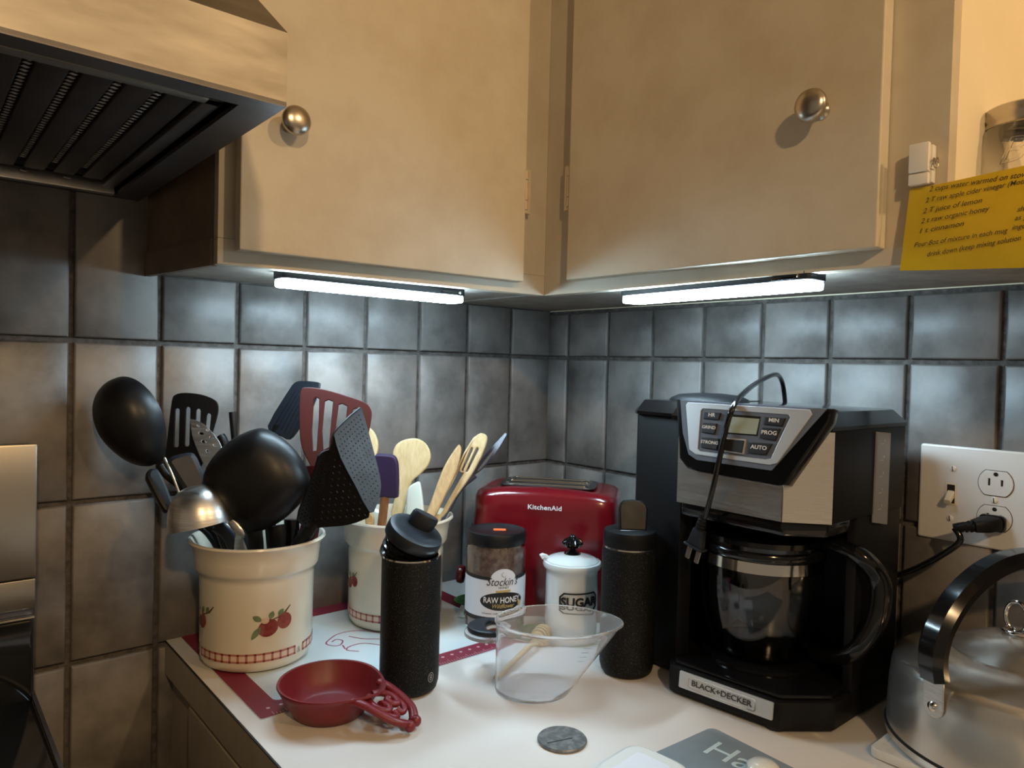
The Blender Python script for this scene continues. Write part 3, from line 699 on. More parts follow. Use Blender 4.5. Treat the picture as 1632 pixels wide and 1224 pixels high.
P('handle', flat(crescent(1.0, 0, .020), (), .0040, hmt @ M.Translation((0, 0, -.0065)) @ M.Scale(1.06, 4), .001), 'clear', mcup, 40)
P('handle', sweep([hmt @ V(p) for p in ((-.002, -.026, -.004), (.010, -.020, -.003), (.016, -.010, -.002))], .004, .0028, nrm=(0, 0, 1), seg=10), 'clear', mcup, 40)
P('handle', sweep([hmt @ V(p) for p in ((.002, .028, -.004), (.014, .022, -.003), (.022, .012, -.002))], .004, .0028, nrm=(0, 0, 1), seg=10), 'clear', mcup, 40)
P('grip', flat(crescent(.97, 0, .019), (), .0075, hmt @ M.Scale(.97, 4), .0028), 'navy', mcup, 45, label='dark blue soft grip')
for k, s in enumerate(('3/4', '1/2', '1/4')):
    pass
g0 = cupring(.55, -.0006)[5]
P('measure_marks', join([flat([(-.006, z), (.003, z), (.003, z+.0006), (-.006, z+.0006)], (), .0001, frame(g0, EL, (EL*.45+UP).normalized(), -EF)) for z in (-.022, -.016, -.010, -.004, .002, .008, .014)]), 'greyink', mcup, 0)

# ---------------------------------------------------------------- honey dipper
da, db = onZ(790, 1081, TOP+.005), onZ(868, 1006, TOP+.013)
dv = (db-da).normalized(); hd = thing('honey_dipper', 'wooden honey dipper lying behind the clear measuring cup', 'honey dipper', (da+db)/2-UP*.006)
Ld = (db-da).length
P('handle', lathe([(0, 0), (.0034, .001), (.0040, .006), (.0036, Ld*.5), (.0042, Ld-.028), (0, Ld-.026)], mt=frame(da, dv.cross(UP), UP, dv), seg=20), 'wood', hd, 40)
pf = [(0, Ld-.030), (.007, Ld-.029)]
for k in range(6):
    rr_ = (.0095, .0118, .0128, .0128, .0118, .0095)[k]; z_ = Ld-.028+k*.0052
    pf += [(rr_, z_), (rr_, z_+.0032), (.0075, z_+.0034), (.0075, z_+.0050)]
pf += [(.006, Ld+.004), (0, Ld+.005)]
P('ridged_head', lathe(pf, mt=frame(da, dv.cross(UP), UP, dv), seg=28), 'wood', hd, 40)

# ---------------------------------------------------------------- metal disc
dc = onZ(896, 1181, TOP)
dk = thing('metal_disc', 'round dark metal disc with a slit, lying on the open white countertop', 'disc', dc)
P('disc', lathe([(0, .0002), (.0245, .0002), (.0253, .0010), (.0253, .0026), (.0246, .0034), (0, .0034)], dc, seg=64), 'coin', dk, 40)
s0_, s1_ = onZ(872, 1184, TOP+.0036), onZ(912, 1176, TOP+.0036); P('slit', sweep([s0_, s1_], .0006, .0002, nrm=(0, 0, 1), seg=6), 'cavity', dk, 0)

# ---------------------------------------------------------------- red skillet-shaped spoon rest
pc = V((-.6285, -.3385, TOP+.0012)); pc = onZ(526, 1088, TOP+.032); pc.z = TOP+.0012
sr = thing('spoon_rest', 'small red cast skillet spoon rest with a scrolled handle, at the counter edge', 'spoon rest', pc)
PR = .0560
hdir = (onZ(610, 1145, TOP)-onZ(526, 1125, TOP)); hdir.z = 0; hdir.normalize(); hs = V((-hdir.y, hdir.x, 0))
hcx = pc+hdir*.0
def panring(r, z, pull=0):
    out = []
    for i in range(72):
        th = 2*pi*i/72; x, y = r*cos(th), r*sin(th)
        x += pull*max(0, cos(th))**5
        if cos(th) > 0: y *= 1-.10*cos(th)**3*(1 if pull else 0)
        out.append(pc+hdir*x+hs*y+UP*z)
    return out
rs = [panring(.034, 0), panring(.038, .001), panring(.0465, .014), panring(.0530, .027, .006), panring(PR, .0325, .010), panring(PR-.0005, .0340, .010), panring(PR-.003, .0335, .009), panring(.0500, .026, .005), panring(.0440, .014), panring(.0370, .0045), panring(.033, .0035)]
P('bowl', rings2bm(rs), 'panred', sr, 50)
def pl(x, y, z): return pc+hdir*x+hs*y+UP*z
zs_ = .030
armA = [(.046, .026, zs_), (.060, .024, .028), (.076, .022, .022), (.092, .017, .015), (.100, .008, .010), (.101, .004, .008)]
P('handle_arm', sweep(catmull([pl(*p) for p in armA], 6), .0050, .0038, nrm=(0, 0, 1), seg=12), 'panred', sr, 50)
P('handle_arm', sweep(catmull([pl(p[0], -p[1], p[2]) for p in armA], 6), .0050, .0038, nrm=(0, 0, 1), seg=12), 'panred', sr, 50)
for s in (-1, 1):
    bm = nb(); bmesh.ops.create_uvsphere(bm, u_segments=16, v_segments=10, radius=.0060, matrix=M.Translation(pl(.1035, .0062*s, .0075))); P('handle_knob', bm, 'panred', sr, 60)
    P('scroll', sweep(catmull([pl(x, y*s, z) for x, y, z in ((.052, .003, .027), (.058, .012, .026), (.070, .015, .023), (.079, .010, .020), (.077, .004, .021), (.070, .004, .023), (.069, .008, .024))], 6), .0040, .0036, nrm=(0, 0, 1), seg=10), 'panred', sr, 50)
    P('scroll', sweep(catmull([pl(x, y*s, z) for x, y, z in ((.074, .018, .020), (.086, .012, .016), (.088, .005, .014), (.082, .003, .017))], 6), .0036, .0032, nrm=(0, 0, 1), seg=10), 'panred', sr, 50)

# ---------------------------------------------------------------- coffee maker
cm = thing('coffee_maker', 'black and stainless drip coffee maker with a glass carafe, standing under the right cabinet', 'coffee maker', (-.18, -.58, TOP))
CX = -.275; FXp = -.283
def pxpoly(pts, x, thick, m, name, parent=cm, sm=0, bev=0, label=None, behind=False):
    """plate in a plane of constant x, outline given on that plane"""
    q = [onX(a, b, x) for a, b in pts]; mtp = frame((x, 0, 0), (0, -1, 0), (0, 0, 1), (-1, 0, 0))
    return P(name, flat([(-p.y, p.z) for p in q], (), thick, mtp @ M.Translation((0, 0, thick/2 if not behind else -thick/2)), bev), m, parent, sm, label=label)
YL, YR = -.4135, -.690; XB = -.066; YC = -.652; XC = -.222
foot_ = [(-.262, -.508), (-.277, -.520), (-.276, -.530), (-.262, -.652), (-.215, -.688), (-.066, -.688), (-.066, -.416), (-.226, -.416), (-.228, -.500)]
P('base_body', prismz(foot_, TOP+.004, TOP+.034, .002), 'blackm', cm, 35)
foot2 = [(-.258, -.512), (-.270, -.522), (-.257, -.648), (-.213, -.683), (-.150, -.683), (-.150, -.512)]
P('base_deck', prismz(foot2, TOP+.034, TOP+.040, .0025), 'blackg', cm, 35)
for p in ((-.250, -.640), (-.250, -.530), (-.08, -.66), (-.08, -.46)): P('foot', lathe([(0, 0), (.011, 0), (.012, .004), (0, .0045)], (*p, TOP+.0002), seg=20), 'rubber', cm, 40)
P('rear_column', bx(-.0735, XB, -.676, -.416, TOP+.034, 1.1414, .001), 'blackm', cm, 40)
P('side_panel', bx(-.178, XB, -.688, -.6765, TOP+.034, 1.1414, .002), 'blackm', cm, 40)
P('side_panel', bx(-.150, -.0737, -.480, YL, TOP+.034, 1.1414, .001), 'blackm', cm, 40)
P('side_column', prismz([(-.222, YL), (-.228, -.420), (-.230, -.500), (-.262, -.516), (-.240, -.519), (-.226, -.484), (-.150, -.482), (-.150, YL)], TOP+.004, 1.2375, .0015), 'blackm', cm, 35)
headp = [(CX, -.5190), (CX, -.6545), (-.2430, YR), (XB, YR), (XB, YL), (-.150, YL), (-.150, -.5190)]
P('head', prismz(headp, 1.1415, 1.2385, .0015), 'blackm', cm, 35)
P('head_underside', prismz([(CX+.006, -.522), (CX+.006, -.652), (-.238, -.684), (-.150, -.684), (-.150, -.522)], 1.126, 1.1415, .003), 'blackg', cm, 35)
# stainless wrap on the head front and its chamfered corner
def wrapplate(pts, z0, z1, th, m, name):
    bm = nb(); n = len(pts)
    return P(name, prismz(pts, z0, z1, 0), m, cm, 35)
P('steel_front', prismz([(CX-.0015, -.5215), (CX-.0015, -.6550), (-.2440, -.6912), (-.2420, -.6900), (CX+.0005, -.6535), (CX+.0005, -.5215)], 1.1425, 1.2370), 'steel', cm, 30)
P('steel_edge', sweep([(CX-.002, -.6548, 1.1430), (CX-.002, -.6548, 1.186)], .0009, seg=6), 'chrome', cm, 40)
# lid with bevelled edge
def lidlayer(off, z): 
    return [(CX+.012+off, -.503), (CX+.012+off, -.648+off*.3), (-.243+off, YR+.004+off), (XB-off*.4, YR+.003+off), (XB-off*.4, YL-.003-off), (-.222+off, YL-.003-off), (-.232+off, -.424), (-.234+off, -.503)]
def lidbm():
    bm = nb(); R_ = []
    for off, z in ((-.004, 1.2385), (-.004, 1.2425), (.010, 1.2565), (.014, 1.2575)): R_.append([bm.verts.new((*p, z)) for p in lidlayer(off, z)])
    for a, b in zip(R_, R_[1:]):
        for i in range(len(a)): bm.faces.new((a[i], a[(i+1) % len(a)], b[(i+1) % len(a)], b[i]))
    bm.faces.new(list(reversed(R_[0]))); bm.faces.new(R_[-1]); bmesh.ops.recalc_face_normals(bm, faces=bm.faces); return bm
P('top_lid', lidbm(), 'blackg', cm, 25)
gl = V((-.150, -.475, 1.2575)); P('grinder_lid', lathe([(0, .0), (.052, 0), (.050, .003), (.040, .0075), (.02, .0095), (0, .010)], gl, seg=48), 'blackm', cm, 40)
P('lid_seam', bx(-.245, -.075, -.5045, -.5035, 1.2570, 1.2582), 'cavity', cm, 0)
# control block, its face leaning back towards the top
TN = V((-1, 0, .20)).normalized(); TO = V((CX-.0155, -.60, 1.170)); TXA = V((0, -1, 0)); TYA = TN.cross(TXA)
def tpt(x, y, off=0): d = ray(x, y); o = TO+TN*off; return CP+d*((o-CP).dot(TN)/d.dot(TN))
def tmtx(p): return frame(p, TXA, TYA, TN)
def tplate(pts, off, thick, m, name, parent=cm, sm=0, bev=0, holes=()):
    q = [tpt(a, b, off) for a, b in pts]; o = TO+TN*off; g = lambda l: [((p-o).dot(TXA), (p-o).dot(TYA)) for p in l]
    return P(name, flat(g(q), [g([tpt(a, b, off) for a, b in h]) for h in holes], thick, tmtx(o) @ M.Translation((0, 0, -thick/2)), bev), m, parent, sm)
tplate([(1077, 636), (1327, 651), (1322, 672), (1252, 773), (1240, 775), (1112, 752), (1094, 746), (1082, 730)], 0, .016, 'blackg', 'control_block', sm=35, bev=.0025)
tplate([(1084, 637), (1318, 651), (1229, 750), (1110, 733), (1097, 724), (1088, 690)], .0012, .0020, 'panel', 'control_fascia', sm=35, bev=.0004)
ring_o = [(1096, 641), (1290, 653), (1294, 660), (1238, 738), (1226, 741), (1108, 724), (1098, 716), (1093, 645)]
ring_i = [(1120, 651), (1256, 661), (1259, 665), (1228, 731), (1220, 732), (1116, 719), (1112, 715), (1117, 655)]
tplate(ring_o, .0028, .0020, 'silver', 'silver_bezel', sm=35, bev=.0005, holes=(ring_i,))
tplate([(1119, 651), (1257, 661), (1227, 732), (1113, 718)], .0016, .0006, 'panel', 'button_field')
bt = dict(HR=[(1122, 656), (1148, 658), (1145, 669), (1121, 667)], GRIND=[(1120, 673), (1142, 675), (1138, 692), (1118, 689)], STRONG=[(1118, 696), (1145, 699), (1142, 717), (1117, 713)],
          MIN=[(1219, 664), (1251, 666), (1246, 679), (1217, 676)], PROG=[(1214, 681), (1243, 683), (1235, 702), (1210, 698)], AUTO=[(1194, 704), (1230, 707), (1220, 725), (1192, 722)])
for s, pts in bt.items():
    b_ = tplate(pts, .0042, .0034, 'btn', 'button', sm=35, bev=.0008)
    c_ = sum((tpt(a, b, .0043) for a, b in pts), V((0, 0, 0)))/4
    P('button_lettering', text(s, .0058 if len(s) < 5 else .0050, tmtx(c_+TYA*.0008), .0001, bold=.02, sx=1.15), 'print', b_, 0)
tplate([(1151, 697), (1188, 700), (1184, 724), (1149, 719)], .0042, .0036, 'silver', 'power_button_ring', sm=35, bev=.0008)
tplate([(1153, 699), (1186, 702), (1182, 722), (1151, 717)], .0052, .0028, 'btn', 'power_button', sm=35, bev=.0008)
tplate([(1163, 660), (1212, 664), (1207, 695), (1156, 691)], .0020, .0010, 'cavity', 'display_frame')
tplate([(1165, 664), (1210, 667.5), (1205, 692.5), (1158, 689)], .0026, .0010, 'lcd', 'display')
# water gauge on the right flank
gy = YR-.0008
gp = [onY(a, b, gy) for a, b in ((1397, 688), (1418, 690), (1412, 836), (1391, 833))]
mg = frame((0, gy, 0), (1, 0, 0), (0, 0, 1), (0, -1, 0))
P('water_gauge', flat([(p.x, p.z) for p in gp], (), .0035, mg, .001), 'frost', cm, 35)
for k in range(5):
    pp = onY(1408-k*1.3, 708+k*26, gy-.0022); P('gauge_mark', flat([(pp.x-.006, pp.z), (pp.x+.002, pp.z), (pp.x+.002, pp.z+.0008), (pp.x-.006, pp.z+.0008)], (), .0002, mg @ M.Translation((0, 0, .0022))), 'print', cm, 0)
    P('gauge_lettering', text(str(12-2*k), .0040, mg @ M.Translation((pp.x+.0035, pp.z+.004, .0022)), .0001), 'print', cm, 0)
# name badge on the base
bc = (onX(1090, 1062, -.2745)+onX(1225, 1107, -.2625))/2
e0, e1 = V((-.2775, -.5345, 0)), V((-.2650, -.6460, 0)); bd = (e1-e0).normalized(); bn = V((bd.y, -bd.x, 0)); bn = bn if bn.x < 0 else -bn
bc = (e0+e1)/2+UP*(TOP+.0235)+bn*.0003
bmt = frame(bc, bd, (UP-bn*.10).normalized(), bd.cross((UP-bn*.10).normalized()))
badge = P('name_badge', flat(rrect((e1-e0).length, .0190, .0015), (), .0030, bmt, .0008), 'silver', cm, 35)
P('badge_frame', flat(rrect(.082, .0135, .0028), (rrect(.0795, .0110, .0020),), .0008, bmt @ M.Translation((-.0035, 0, .0017))), 'chrome', badge, 0)
P('badge_lettering', text('BLACK+DECKER', .0088, bmt @ M.Translation((-.0035, 0, .0017)), .0006, bold=.015, sx=1.12), 'hoodin', badge, 0)
# warming plate and carafe
KC = V((-.1720, -.5730, 0)); kz = TOP+.0405
P('warming_plate', lathe([(0, .0), (.068, 0), (.068, .004), (.062, .0065), (0, .0065)], (KC.x, KC.y, kz), seg=56), 'blackg', cm, 40)
kz += .0067; KR = .0730
car = P('carafe_glass', lathe([(0, 0), (KR*.70, 0), (KR*.76, .003), (KR*.84, .014), (KR*.95, .050), (KR*.995, .080), (KR*.99, .105), (KR*.965, .124), (KR*.94, .132), (KR*.91, .138), (KR*.89, .138), (KR*.915, .130), (KR*.94, .122), (KR*.965, .105),
    (KR*.97, .080), (KR*.925, .050), (KR*.815, .016), (KR*.74, .006), (0, .004)], (KC.x, KC.y, kz), seg=72), 'cglass', cm, 50, label='clear glass carafe')
P('carafe_band', lathe([(KR*1.000, .1080), (KR*1.004, .1082), (KR*.990, .1205), (KR*.975, .1208)], (KC.x, KC.y, kz), seg=72), 'chrome', car, 50)
P('carafe_collar', lathe([(KR*.980, .122), (KR*.995, .124), (KR*.985, .130), (KR*.955, .132)], (KC.x, KC.y, kz), seg=72), 'blackg', car, 50)
P('carafe_lid', lathe([(KR*.93, .136), (KR*.98, .137), (KR*.98, .143), (KR*.90, .147), (KR*.5, .149), (0, .149)], (KC.x, KC.y, kz), seg=64), 'blackg', car, 50)
hq_ = [(1306, 870, .838), (1335, 868, .808), (1372, 886, .785), (1400, 920, .780), (1404, 958, .778), (1392, 1000, .780), (1366, 1034, .788), (1334, 1046, .808), (1296, 1040, .842)]
hp = catmull([at(x, y, d) for x, y, d in hq_], 6); nH = len(hp)
P('carafe_handle', sweep(hp, [.0080+.0050*sin(pi*i/(nH-1)) for i in range(nH)], [.0065+.0045*sin(pi*i/(nH-1)) for i in range(nH)], seg=14, square=.7), 'blackg', car, 50)
P('filter_basket', lathe([(.050, .016), (.060, .018), (.066, .022), (.066, .024), (0, .024)], (KC.x, KC.y, 1.126-.0225), seg=48), 'blackg', cm, 40)

# ---------------------------------------------------------------- power cords
def cord(name, label, pts, w, h, grp=None, n=8):
    t = thing(name, label, 'cord', pts[0]); P('cable', sweep(catmull(pts, n), w, h, seg=10), 'blackg', t, 60); return t
dk_ = (onX(1251, 640, -.045)-CP).dot(_f)
pA = [onX(1254, 690, -.045), onX(1252, 660, -.045), onX(1250, 628, -.047), at(1245, 605, dk_-.02), at(1234, 597, dk_-.05), at(1205, 611, dk_-.11), at(1180, 632, dk_-.18), tpt(1167, 652, .010), tpt(1158, 680, .0085), tpt(1148, 725, .0085), onX(1137, 775, CX-.016), onX(1124, 825, CX-.010)]
dc_ = cord('power_cord', 'black cord with a loose two-pin plug draped over the coffee maker front', pA, .0031, .0031)
pe = onX(1117, 838, CX-.009); pd = (onX(1107, 875, CX-.009)-pe).normalized()
pm = frame(pe, pd.cross(V((-1, 0, 0))), V((-1, 0, 0)), pd)
pf = [(0, -.012)]
for k in range(5): pf += [(.0050+.0004*k, -.011+k*.0035), (.0050+.0004*k, -.0092+k*.0035), (.0040, -.0088+k*.0035)]
pf += [(0, .008)]
plug = P('plug', lathe(pf, mt=pm, seg=20, sy=.8), 'blackm', dc_, 40)
P('plug_body', join([flat([(-.0065, .004), (.0065, .004), (.0100, .024), (-.0100, .024)], (), .0095, frame(pe, pm.col[0].to_3d(), pd, V((-1, 0, 0))) , .0015),
                     flat(rrect(.0250, .0030, .001, 3, 0, .0255), (), .0130, frame(pe, pm.col[0].to_3d(), pd, V((-1, 0, 0))), .001)]), 'navy', dc_, 40)
for s in (-1, 1):
    P('prong', flat(rrect(.0060, .0175, .0015, 3, .0063*s, .0345), (), .0016, frame(pe, pm.col[0].to_3d(), pd, V((-1, 0, 0))), .0003), 'nickel', dc_, 40)

# outlet plate
sp = thing('wall_plate', 'white two-gang wall plate with a toggle switch and a double outlet', 'wall plate', (-.008, -.745, 1.10))
oz0, oz1, oy0, oy1 = 1.0995, 1.2145, -.6865, -.8020
om = frame((-.0064, (oy0+oy1)/2, (oz0+oz1)/2), (0, -1, 0), (0, 0, 1), (-1, 0, 0))
P('plate', flat(rrect(abs(oy1-oy0), oz1-oz0, .003), (), .0060, om, .0022), 'plate', sp, 40)
tg = onX(1515.5, 787, -.0095); mo = lambda y, z, d=0: frame((-.0095-d, y, z), (0, -1, 0), (0, 0, 1), (-1, 0, 0))
P('toggle_frame', flat(rrect(.0120, .0255, .001), (rrect(.0088, .0225, .0006),), .0018, mo(tg.y, tg.z)), 'ivory', sp, 30)
P('toggle_slot', flat(rrect(.0092, .0228, .0006), (), .0006, mo(tg.y, tg.z)), 'cavity', sp, 0)
P('toggle', sweep([V((-.006, tg.y, tg.z+.002)), V((-.014, tg.y, tg.z-.0035)), V((-.021, tg.y, tg.z-.0085))], [.0042, .0040, .0036], [.0040, .0034, .0030], seg=8, square=.35), 'ivory', sp, 40)
ox = onX(1587, 770, -.0095); oyy = ox.y
for k, (cx_, cy_) in enumerate(((1587, 770.5), (1583.5, 826))):
    c = onX(cx_, cy_, -.0095)
    base_ = [(a, b) for a, b in ell(0, 0, .0175, .0175, 40)]; cl_ = [(a, max(min(b, .0142), -.0142)) for a, b in base_]
    holes = [rrect(.0022, .0085, .0004, 2, -.0064, .0010), rrect(.0022, .0072, .0004, 2, .0064, .0010), ell(0, .0102, .0026, .0024, 10)]
    P('socket_face', flat(cl_, holes, .0028, mo(oyy, c.z, .0002), .0006), 'plate', sp, 40)
    P('socket_gap', flat([(a*1.04, b*1.05) for a, b in cl_], (), .0004, mo(oyy, c.z, -.0002)), 'cavity', sp, 0)
for cx_, cy_ in ((1519, 747), (1514, 825.6), (1584.5, 797.5)):
    c = onX(cx_, cy_, -.0095); s_ = P('screw', lathe([(0, 0), (.0036, 0), (.0034, .0010), (.0020, .0018), (0, .0020)], mt=mo(c.y, c.z, 0), seg=20), 'whitep', sp, 40)
    P('screw_slot', flat(rrect(.0008, .0062, .0002), (), .0004, mo(c.y, c.z, .0020) @ M.Rotation(.15, 4, 'Z')), 'cavity', s_, 0)
# plugged in cord
c = onX(1585, 826, -.0095)
pc2 = thing('power_cord', 'black cord plugged into the lower outlet, running behind the coffee maker', 'cord', (-.03, c.y, c.z-.006), None)
pb = V((-.0115, oyy, c.z-.0050))
P('plug_body', flat(rrect(.0270, .0190, .0050), (), .0060, frame(pb+V((-.0032, 0, 0)), (0, -1, 0), (0, 0, 1), (-1, 0, 0)), .0015), 'blackg', pc2, 40)
P('plug_body', sweep([pb+V((-.005, 0, 0)), pb+V((-.020, .004, -.001)), pb+V((-.026, .012, -.003))], [.0120, .0110, .0085], [.0085, .0080, .0065], seg=12, square=.5), 'blackm', pc2, 40)
st = [pb+V((-.024, .009, -.002)), pb+V((-.029, .022, -.005)), pb+V((-.030, .030, -.008))]
bm = sweep(catmull(st, 4), .0052, seg=12)
for k in range(4): q = st[0].lerp(st[2], .2+k*.22); lathe([(0, -.0013), (.0074-.0006*k, -.0010), (.0074-.0006*k, .0010), (0, .0013)], mt=frame(q, (0, 0, 1), (1, 0, 0), (st[2]-st[0])), seg=14, bm=bm)
P('strain_relief', bm, 'blackm', pc2, 40)
P('cable', sweep(catmull([st[2], onX(1530, 862, -.043), onX(1500, 885, -.047), onX(1455, 908, -.050), onX(1415, 920, -.050), onX(1380, 925, -.040), V((-.035, -.62, 1.03))], 8), .0036, seg=10), 'blackg', pc2, 60)

# ---------------------------------------------------------------- kettle on its trivet
kc = V((-.127, -.828, 0)); tz = TOP+.010
tv = thing('trivet', 'square white stone trivet under the kettle', 'trivet', (kc.x, kc.y, TOP+.0005))
def rotz(a): return M.Rotation(a, 4, 'Z')
tmt2 = M.Translation((-.1235, -.8355, TOP+.0055))
P('tile_slab', flat(rrect(.205, .205, .006), (), .0060, tmt2 @ M.Translation((0, 0, .001)), .0012), 'marble', tv, 30)
P('raised_rim', flat(rrect(.212, .212, .008), (rrect(.196, .196, .004),), .0095, tmt2, .0015), 'marble', tv, 30)
kt = thing('kettle', 'worn aluminium tea kettle with a black arched handle, on the white trivet', 'kettle', (kc.x, kc.y, tz))
R_ = .1150
body = [(0, 0), (R_*.97, 0), (R_*1.0, .003), (R_*1.012, .006), (R_*1.012, .0115), (R_*1.0, .0125), (R_*1.0, .022), (R_*.99, .055), (R_*.970, .076), (R_*.950, .0838), (R_*.90, .0880), (R_*.72, .0950), (R_*.52, .1010), (R_*.50, .1005), (0, .1005)]
P('body', lathe(body, (kc.x, kc.y, tz), seg=96), 'kettle', kt, 40)
P('bottom_seam', lathe([(R_*1.013, .0112), (R_*1.016, .0122), (R_*1.004, .0135)], (kc.x, kc.y, tz), seg=96), 'cavity', kt, 40)
P('lid', lathe([(R_*.50, .1000), (R_*.51, .1020), (R_*.48, .1040), (R_*.38, .1120), (R_*.24, .1180), (R_*.10, .1205), (0, .121)], (kc.x, kc.y, tz), seg=72), 'kettle', kt, 40)
KA = radians(167); ax = V((cos(KA), sin(KA), 0)); vw = (V((CP.x, CP.y, 0))-kc).normalized(); kl = V((vw.y, -vw.x, 0)); kl = kl if kl.dot(EL) > 0 else -kl
ax = (vw*.83-kl*.56).normalized()
kk = V((kc.x, kc.y, tz+.121))-kl*.004
P('lid_ring', sweep([kk+UP*.016+(kl*.85+vw*.5)*(.0105*cos(a))+UP*(.0150*sin(a)) for a in [2*pi*i/28 for i in range(28)]], .0022, seg=8, closed=True), 'chrome', kt, 60)
P('lid_ring_base', sweep([kk+UP*.0018+kl*(.004+.015*cos(a))+vw*(.010*sin(a)) for a in [2*pi*i/24 for i in range(24)]], .0018, seg=8, closed=True), 'chrome', kt, 60)
def kpnt(a, z): return V((kc.x, kc.y, tz+z))+ax*a
side_ = UP.cross(ax)
arch = [(.1160, .092), (.1190, .106), (.1180, .122), (.110, .142), (.090, .166), (.062, .184), (.032, .194), (0, .197), (-.032, .194), (-.062, .184), (-.090, .166), (-.110, .142), (-.1180, .122), (-.1190, .106), (-.1160, .092)]
ap = catmull([kpnt(a, z) for a, z in arch], 5)
bm = nb()
hw, ht = .0135, .0078; oct8 = [(-hw, -ht*.6), (-hw*.75, -ht), (hw*.75, -ht), (hw, -ht*.6), (hw, ht*.2), (hw*.55, ht), (-hw*.55, ht), (-hw, ht*.2)]
rr0 = None
for i_, p_ in enumerate(ap):
    t_ = (ap[min(i_+1, len(ap)-1)]-ap[max(i_-1, 0)]).normalized(); o_ = t_.cross(side_).normalized(); o_ = o_ if o_.dot(p_-V((kc.x, kc.y, tz+.06))) > 0 else -o_
    rg_ = [bm.verts.new(p_+side_*a+o_*b) for a, b in oct8]
    if rr0:
        for k in range(8): bm.faces.new((rr0[k], rr0[(k+1) % 8], rg_[(k+1) % 8], rg_[k]))
    else: bm.faces.new(rg_)
    rr0 = rg_
bm.faces.new(rr0); bmesh.ops.recalc_face_normals(bm, faces=bm.faces)
P('handle', bm, 'blackg', kt, 30)
for s in (1, -1):
    me = flat([*[(-.0105*cos(a), -.0105*sin(a)) for a in [pi*k/12 for k in range(13)]], (.0105, .036), (-.0105, .036)], (), .0022, frame(kpnt(s*.1145, .065), side_*s, (UP+ax*s*.03).normalized(), ax*s), .0005)
    b_ = P('handle_bracket', me, 'steel', kt, 40)
    P('rivet', lathe([(0, 0), (.0050, 0), (.0045, .002), (.0025, .0034), (0, .0038)], mt=frame(kpnt(s*.1150, .0650), side_, UP, ax*s), seg=20), 'chrome', b_, 40)
spd = (kl*.62-vw*.78).normalized(); s0_ = V((kc.x, kc.y, tz+.070))+spd*.075; s1_ = s0_+spd*.020+UP*.075
P('spout', sweep([s0_, s0_.lerp(s1_, .6), s1_], [.020, .018, .017], seg=24), 'kettle', kt, 50)
P('spout_cap', sweep([s1_-(s1_-s0_).normalized()*.002, s1_+(s1_-s0_).normalized()*.010], .0190, seg=24), 'blackg', kt, 40)
P('spout_pin', sweep([s1_-UP*.02+vw*.014-kl*.004, s1_-UP*.022+vw*.014-kl*.016], .0022, seg=10), 'chrome', kt, 40)

# ---------------------------------------------------------------- grey glass board and the white things on it
gb = thing('cutting_board', 'grey glass cutting board lettered in pale script, in front of the coffee maker', 'cutting board', (-.38, -.72, TOP))
ga = onZ(1135, 1157, TOP+.006); u1 = (onZ(1025, 1206, TOP+.006)-ga); u1.z = 0; u1.normalize(); u2 = V((u1.y, -u1.x, 0)); u2 = u2 if u2.y < 0 else -u2
gm = frame((ga.x, ga.y, TOP), -u1, -u2, UP)      # +x towards the corner edge, +y along the far edge
gw, gh = .240, .330
P('glass_plate', flat(rrect(gw, gh, .008, 5, -gw/2, -gh/2), (), .0050, gm @ M.Translation((0, 0, .0030)), .0010), 'greyglass', gb, 30)
rd = (onZ(1143, 1213, TOP+.006)-onZ(1113, 1199, TOP+.006)); rd.z = 0; rd.normalize()
P('lettering', text('Har', .043, frame(onZ(1127, 1189, TOP+.0057), rd, V((-rd.y, rd.x, 0)), UP), .0001, align='LEFT'), 'bluish', gb, 0)
wt = thing('white_gadget', 'white rounded plastic gadget lying on the left of the grey glass board', 'gadget', onZ(1020, 1235, TOP+.006))
gq = onZ(1022, 1247, TOP+.006)
me = flat(rrect(.075, .070, .020, 6), (), .013, frame((gq.x, gq.y, TOP+.0125), u1, u2, UP) @ M.Rotation(.15, 4, 'Z'), .005); P('shell', me, 'white', wt, 40)
me = flat(rrect(.042, .036, .004, 4), (), .001, frame((gq.x, gq.y, TOP+.0193), u1, u2, UP) @ M.Rotation(.15, 4, 'Z')); P('inset_panel', me, 'paper', wt, 40)
wt2 = thing('domed_cap', 'small white domed cap on the grey glass board over the lettering', 'cap', onZ(1216, 1232, TOP+.006))
gq = onZ(1216, 1233, TOP+.006)
P('dome', lathe([(0, 0), (.014, 0), (.0155, .003), (.0145, .008), (.010, .0115), (0, .013)], (gq.x, gq.y, TOP+.0058), seg=32), 'white', wt2, 40)
P('rim', lathe([(.0150, .0005), (.0165, .001), (.0165, .0025), (.0150, .003)], (gq.x, gq.y, TOP+.0058), seg=32), 'whitep', wt2, 40)

# ---------------------------------------------------------------- clothespin, note, preserving jar
xn = XF-.004
cpn = thing('clothespin', 'white clothespin fixed to the right cabinet stile, gripping the yellow note', 'clothespin', (xn, -.766, 1.47))
ptl, pbl = onX(1449, 231, xn-.012), onX(1446, 297, xn-.012)
pcx = (ptl.y+onX(1481, 230, xn-.012).y)/2; hh = ptl.z-pbl.z; pw_ = abs(onX(1481, 230, xn-.012).y-ptl.y)
zmid = (ptl.z+pbl.z)/2
P('front_jaw', bx(xn-.0125, xn-.0065, pcx-pw_/2, pcx+pw_/2, zmid-hh*.20, zmid+hh/2, .0012), 'whitep', cpn, 40)
P('front_jaw', bx(xn-.0120, xn-.0065, pcx-pw_/2, pcx+pw_/2, zmid-hh/2, zmid-hh*.225, .0012), 'whitep', cpn, 40)
P('back_jaw', bx(xn-.0050, xn+.0030, pcx-pw_/2-.001, pcx+pw_/2, zmid-hh*.45, zmid+hh*.46, .001), 'whitep', cpn, 40)
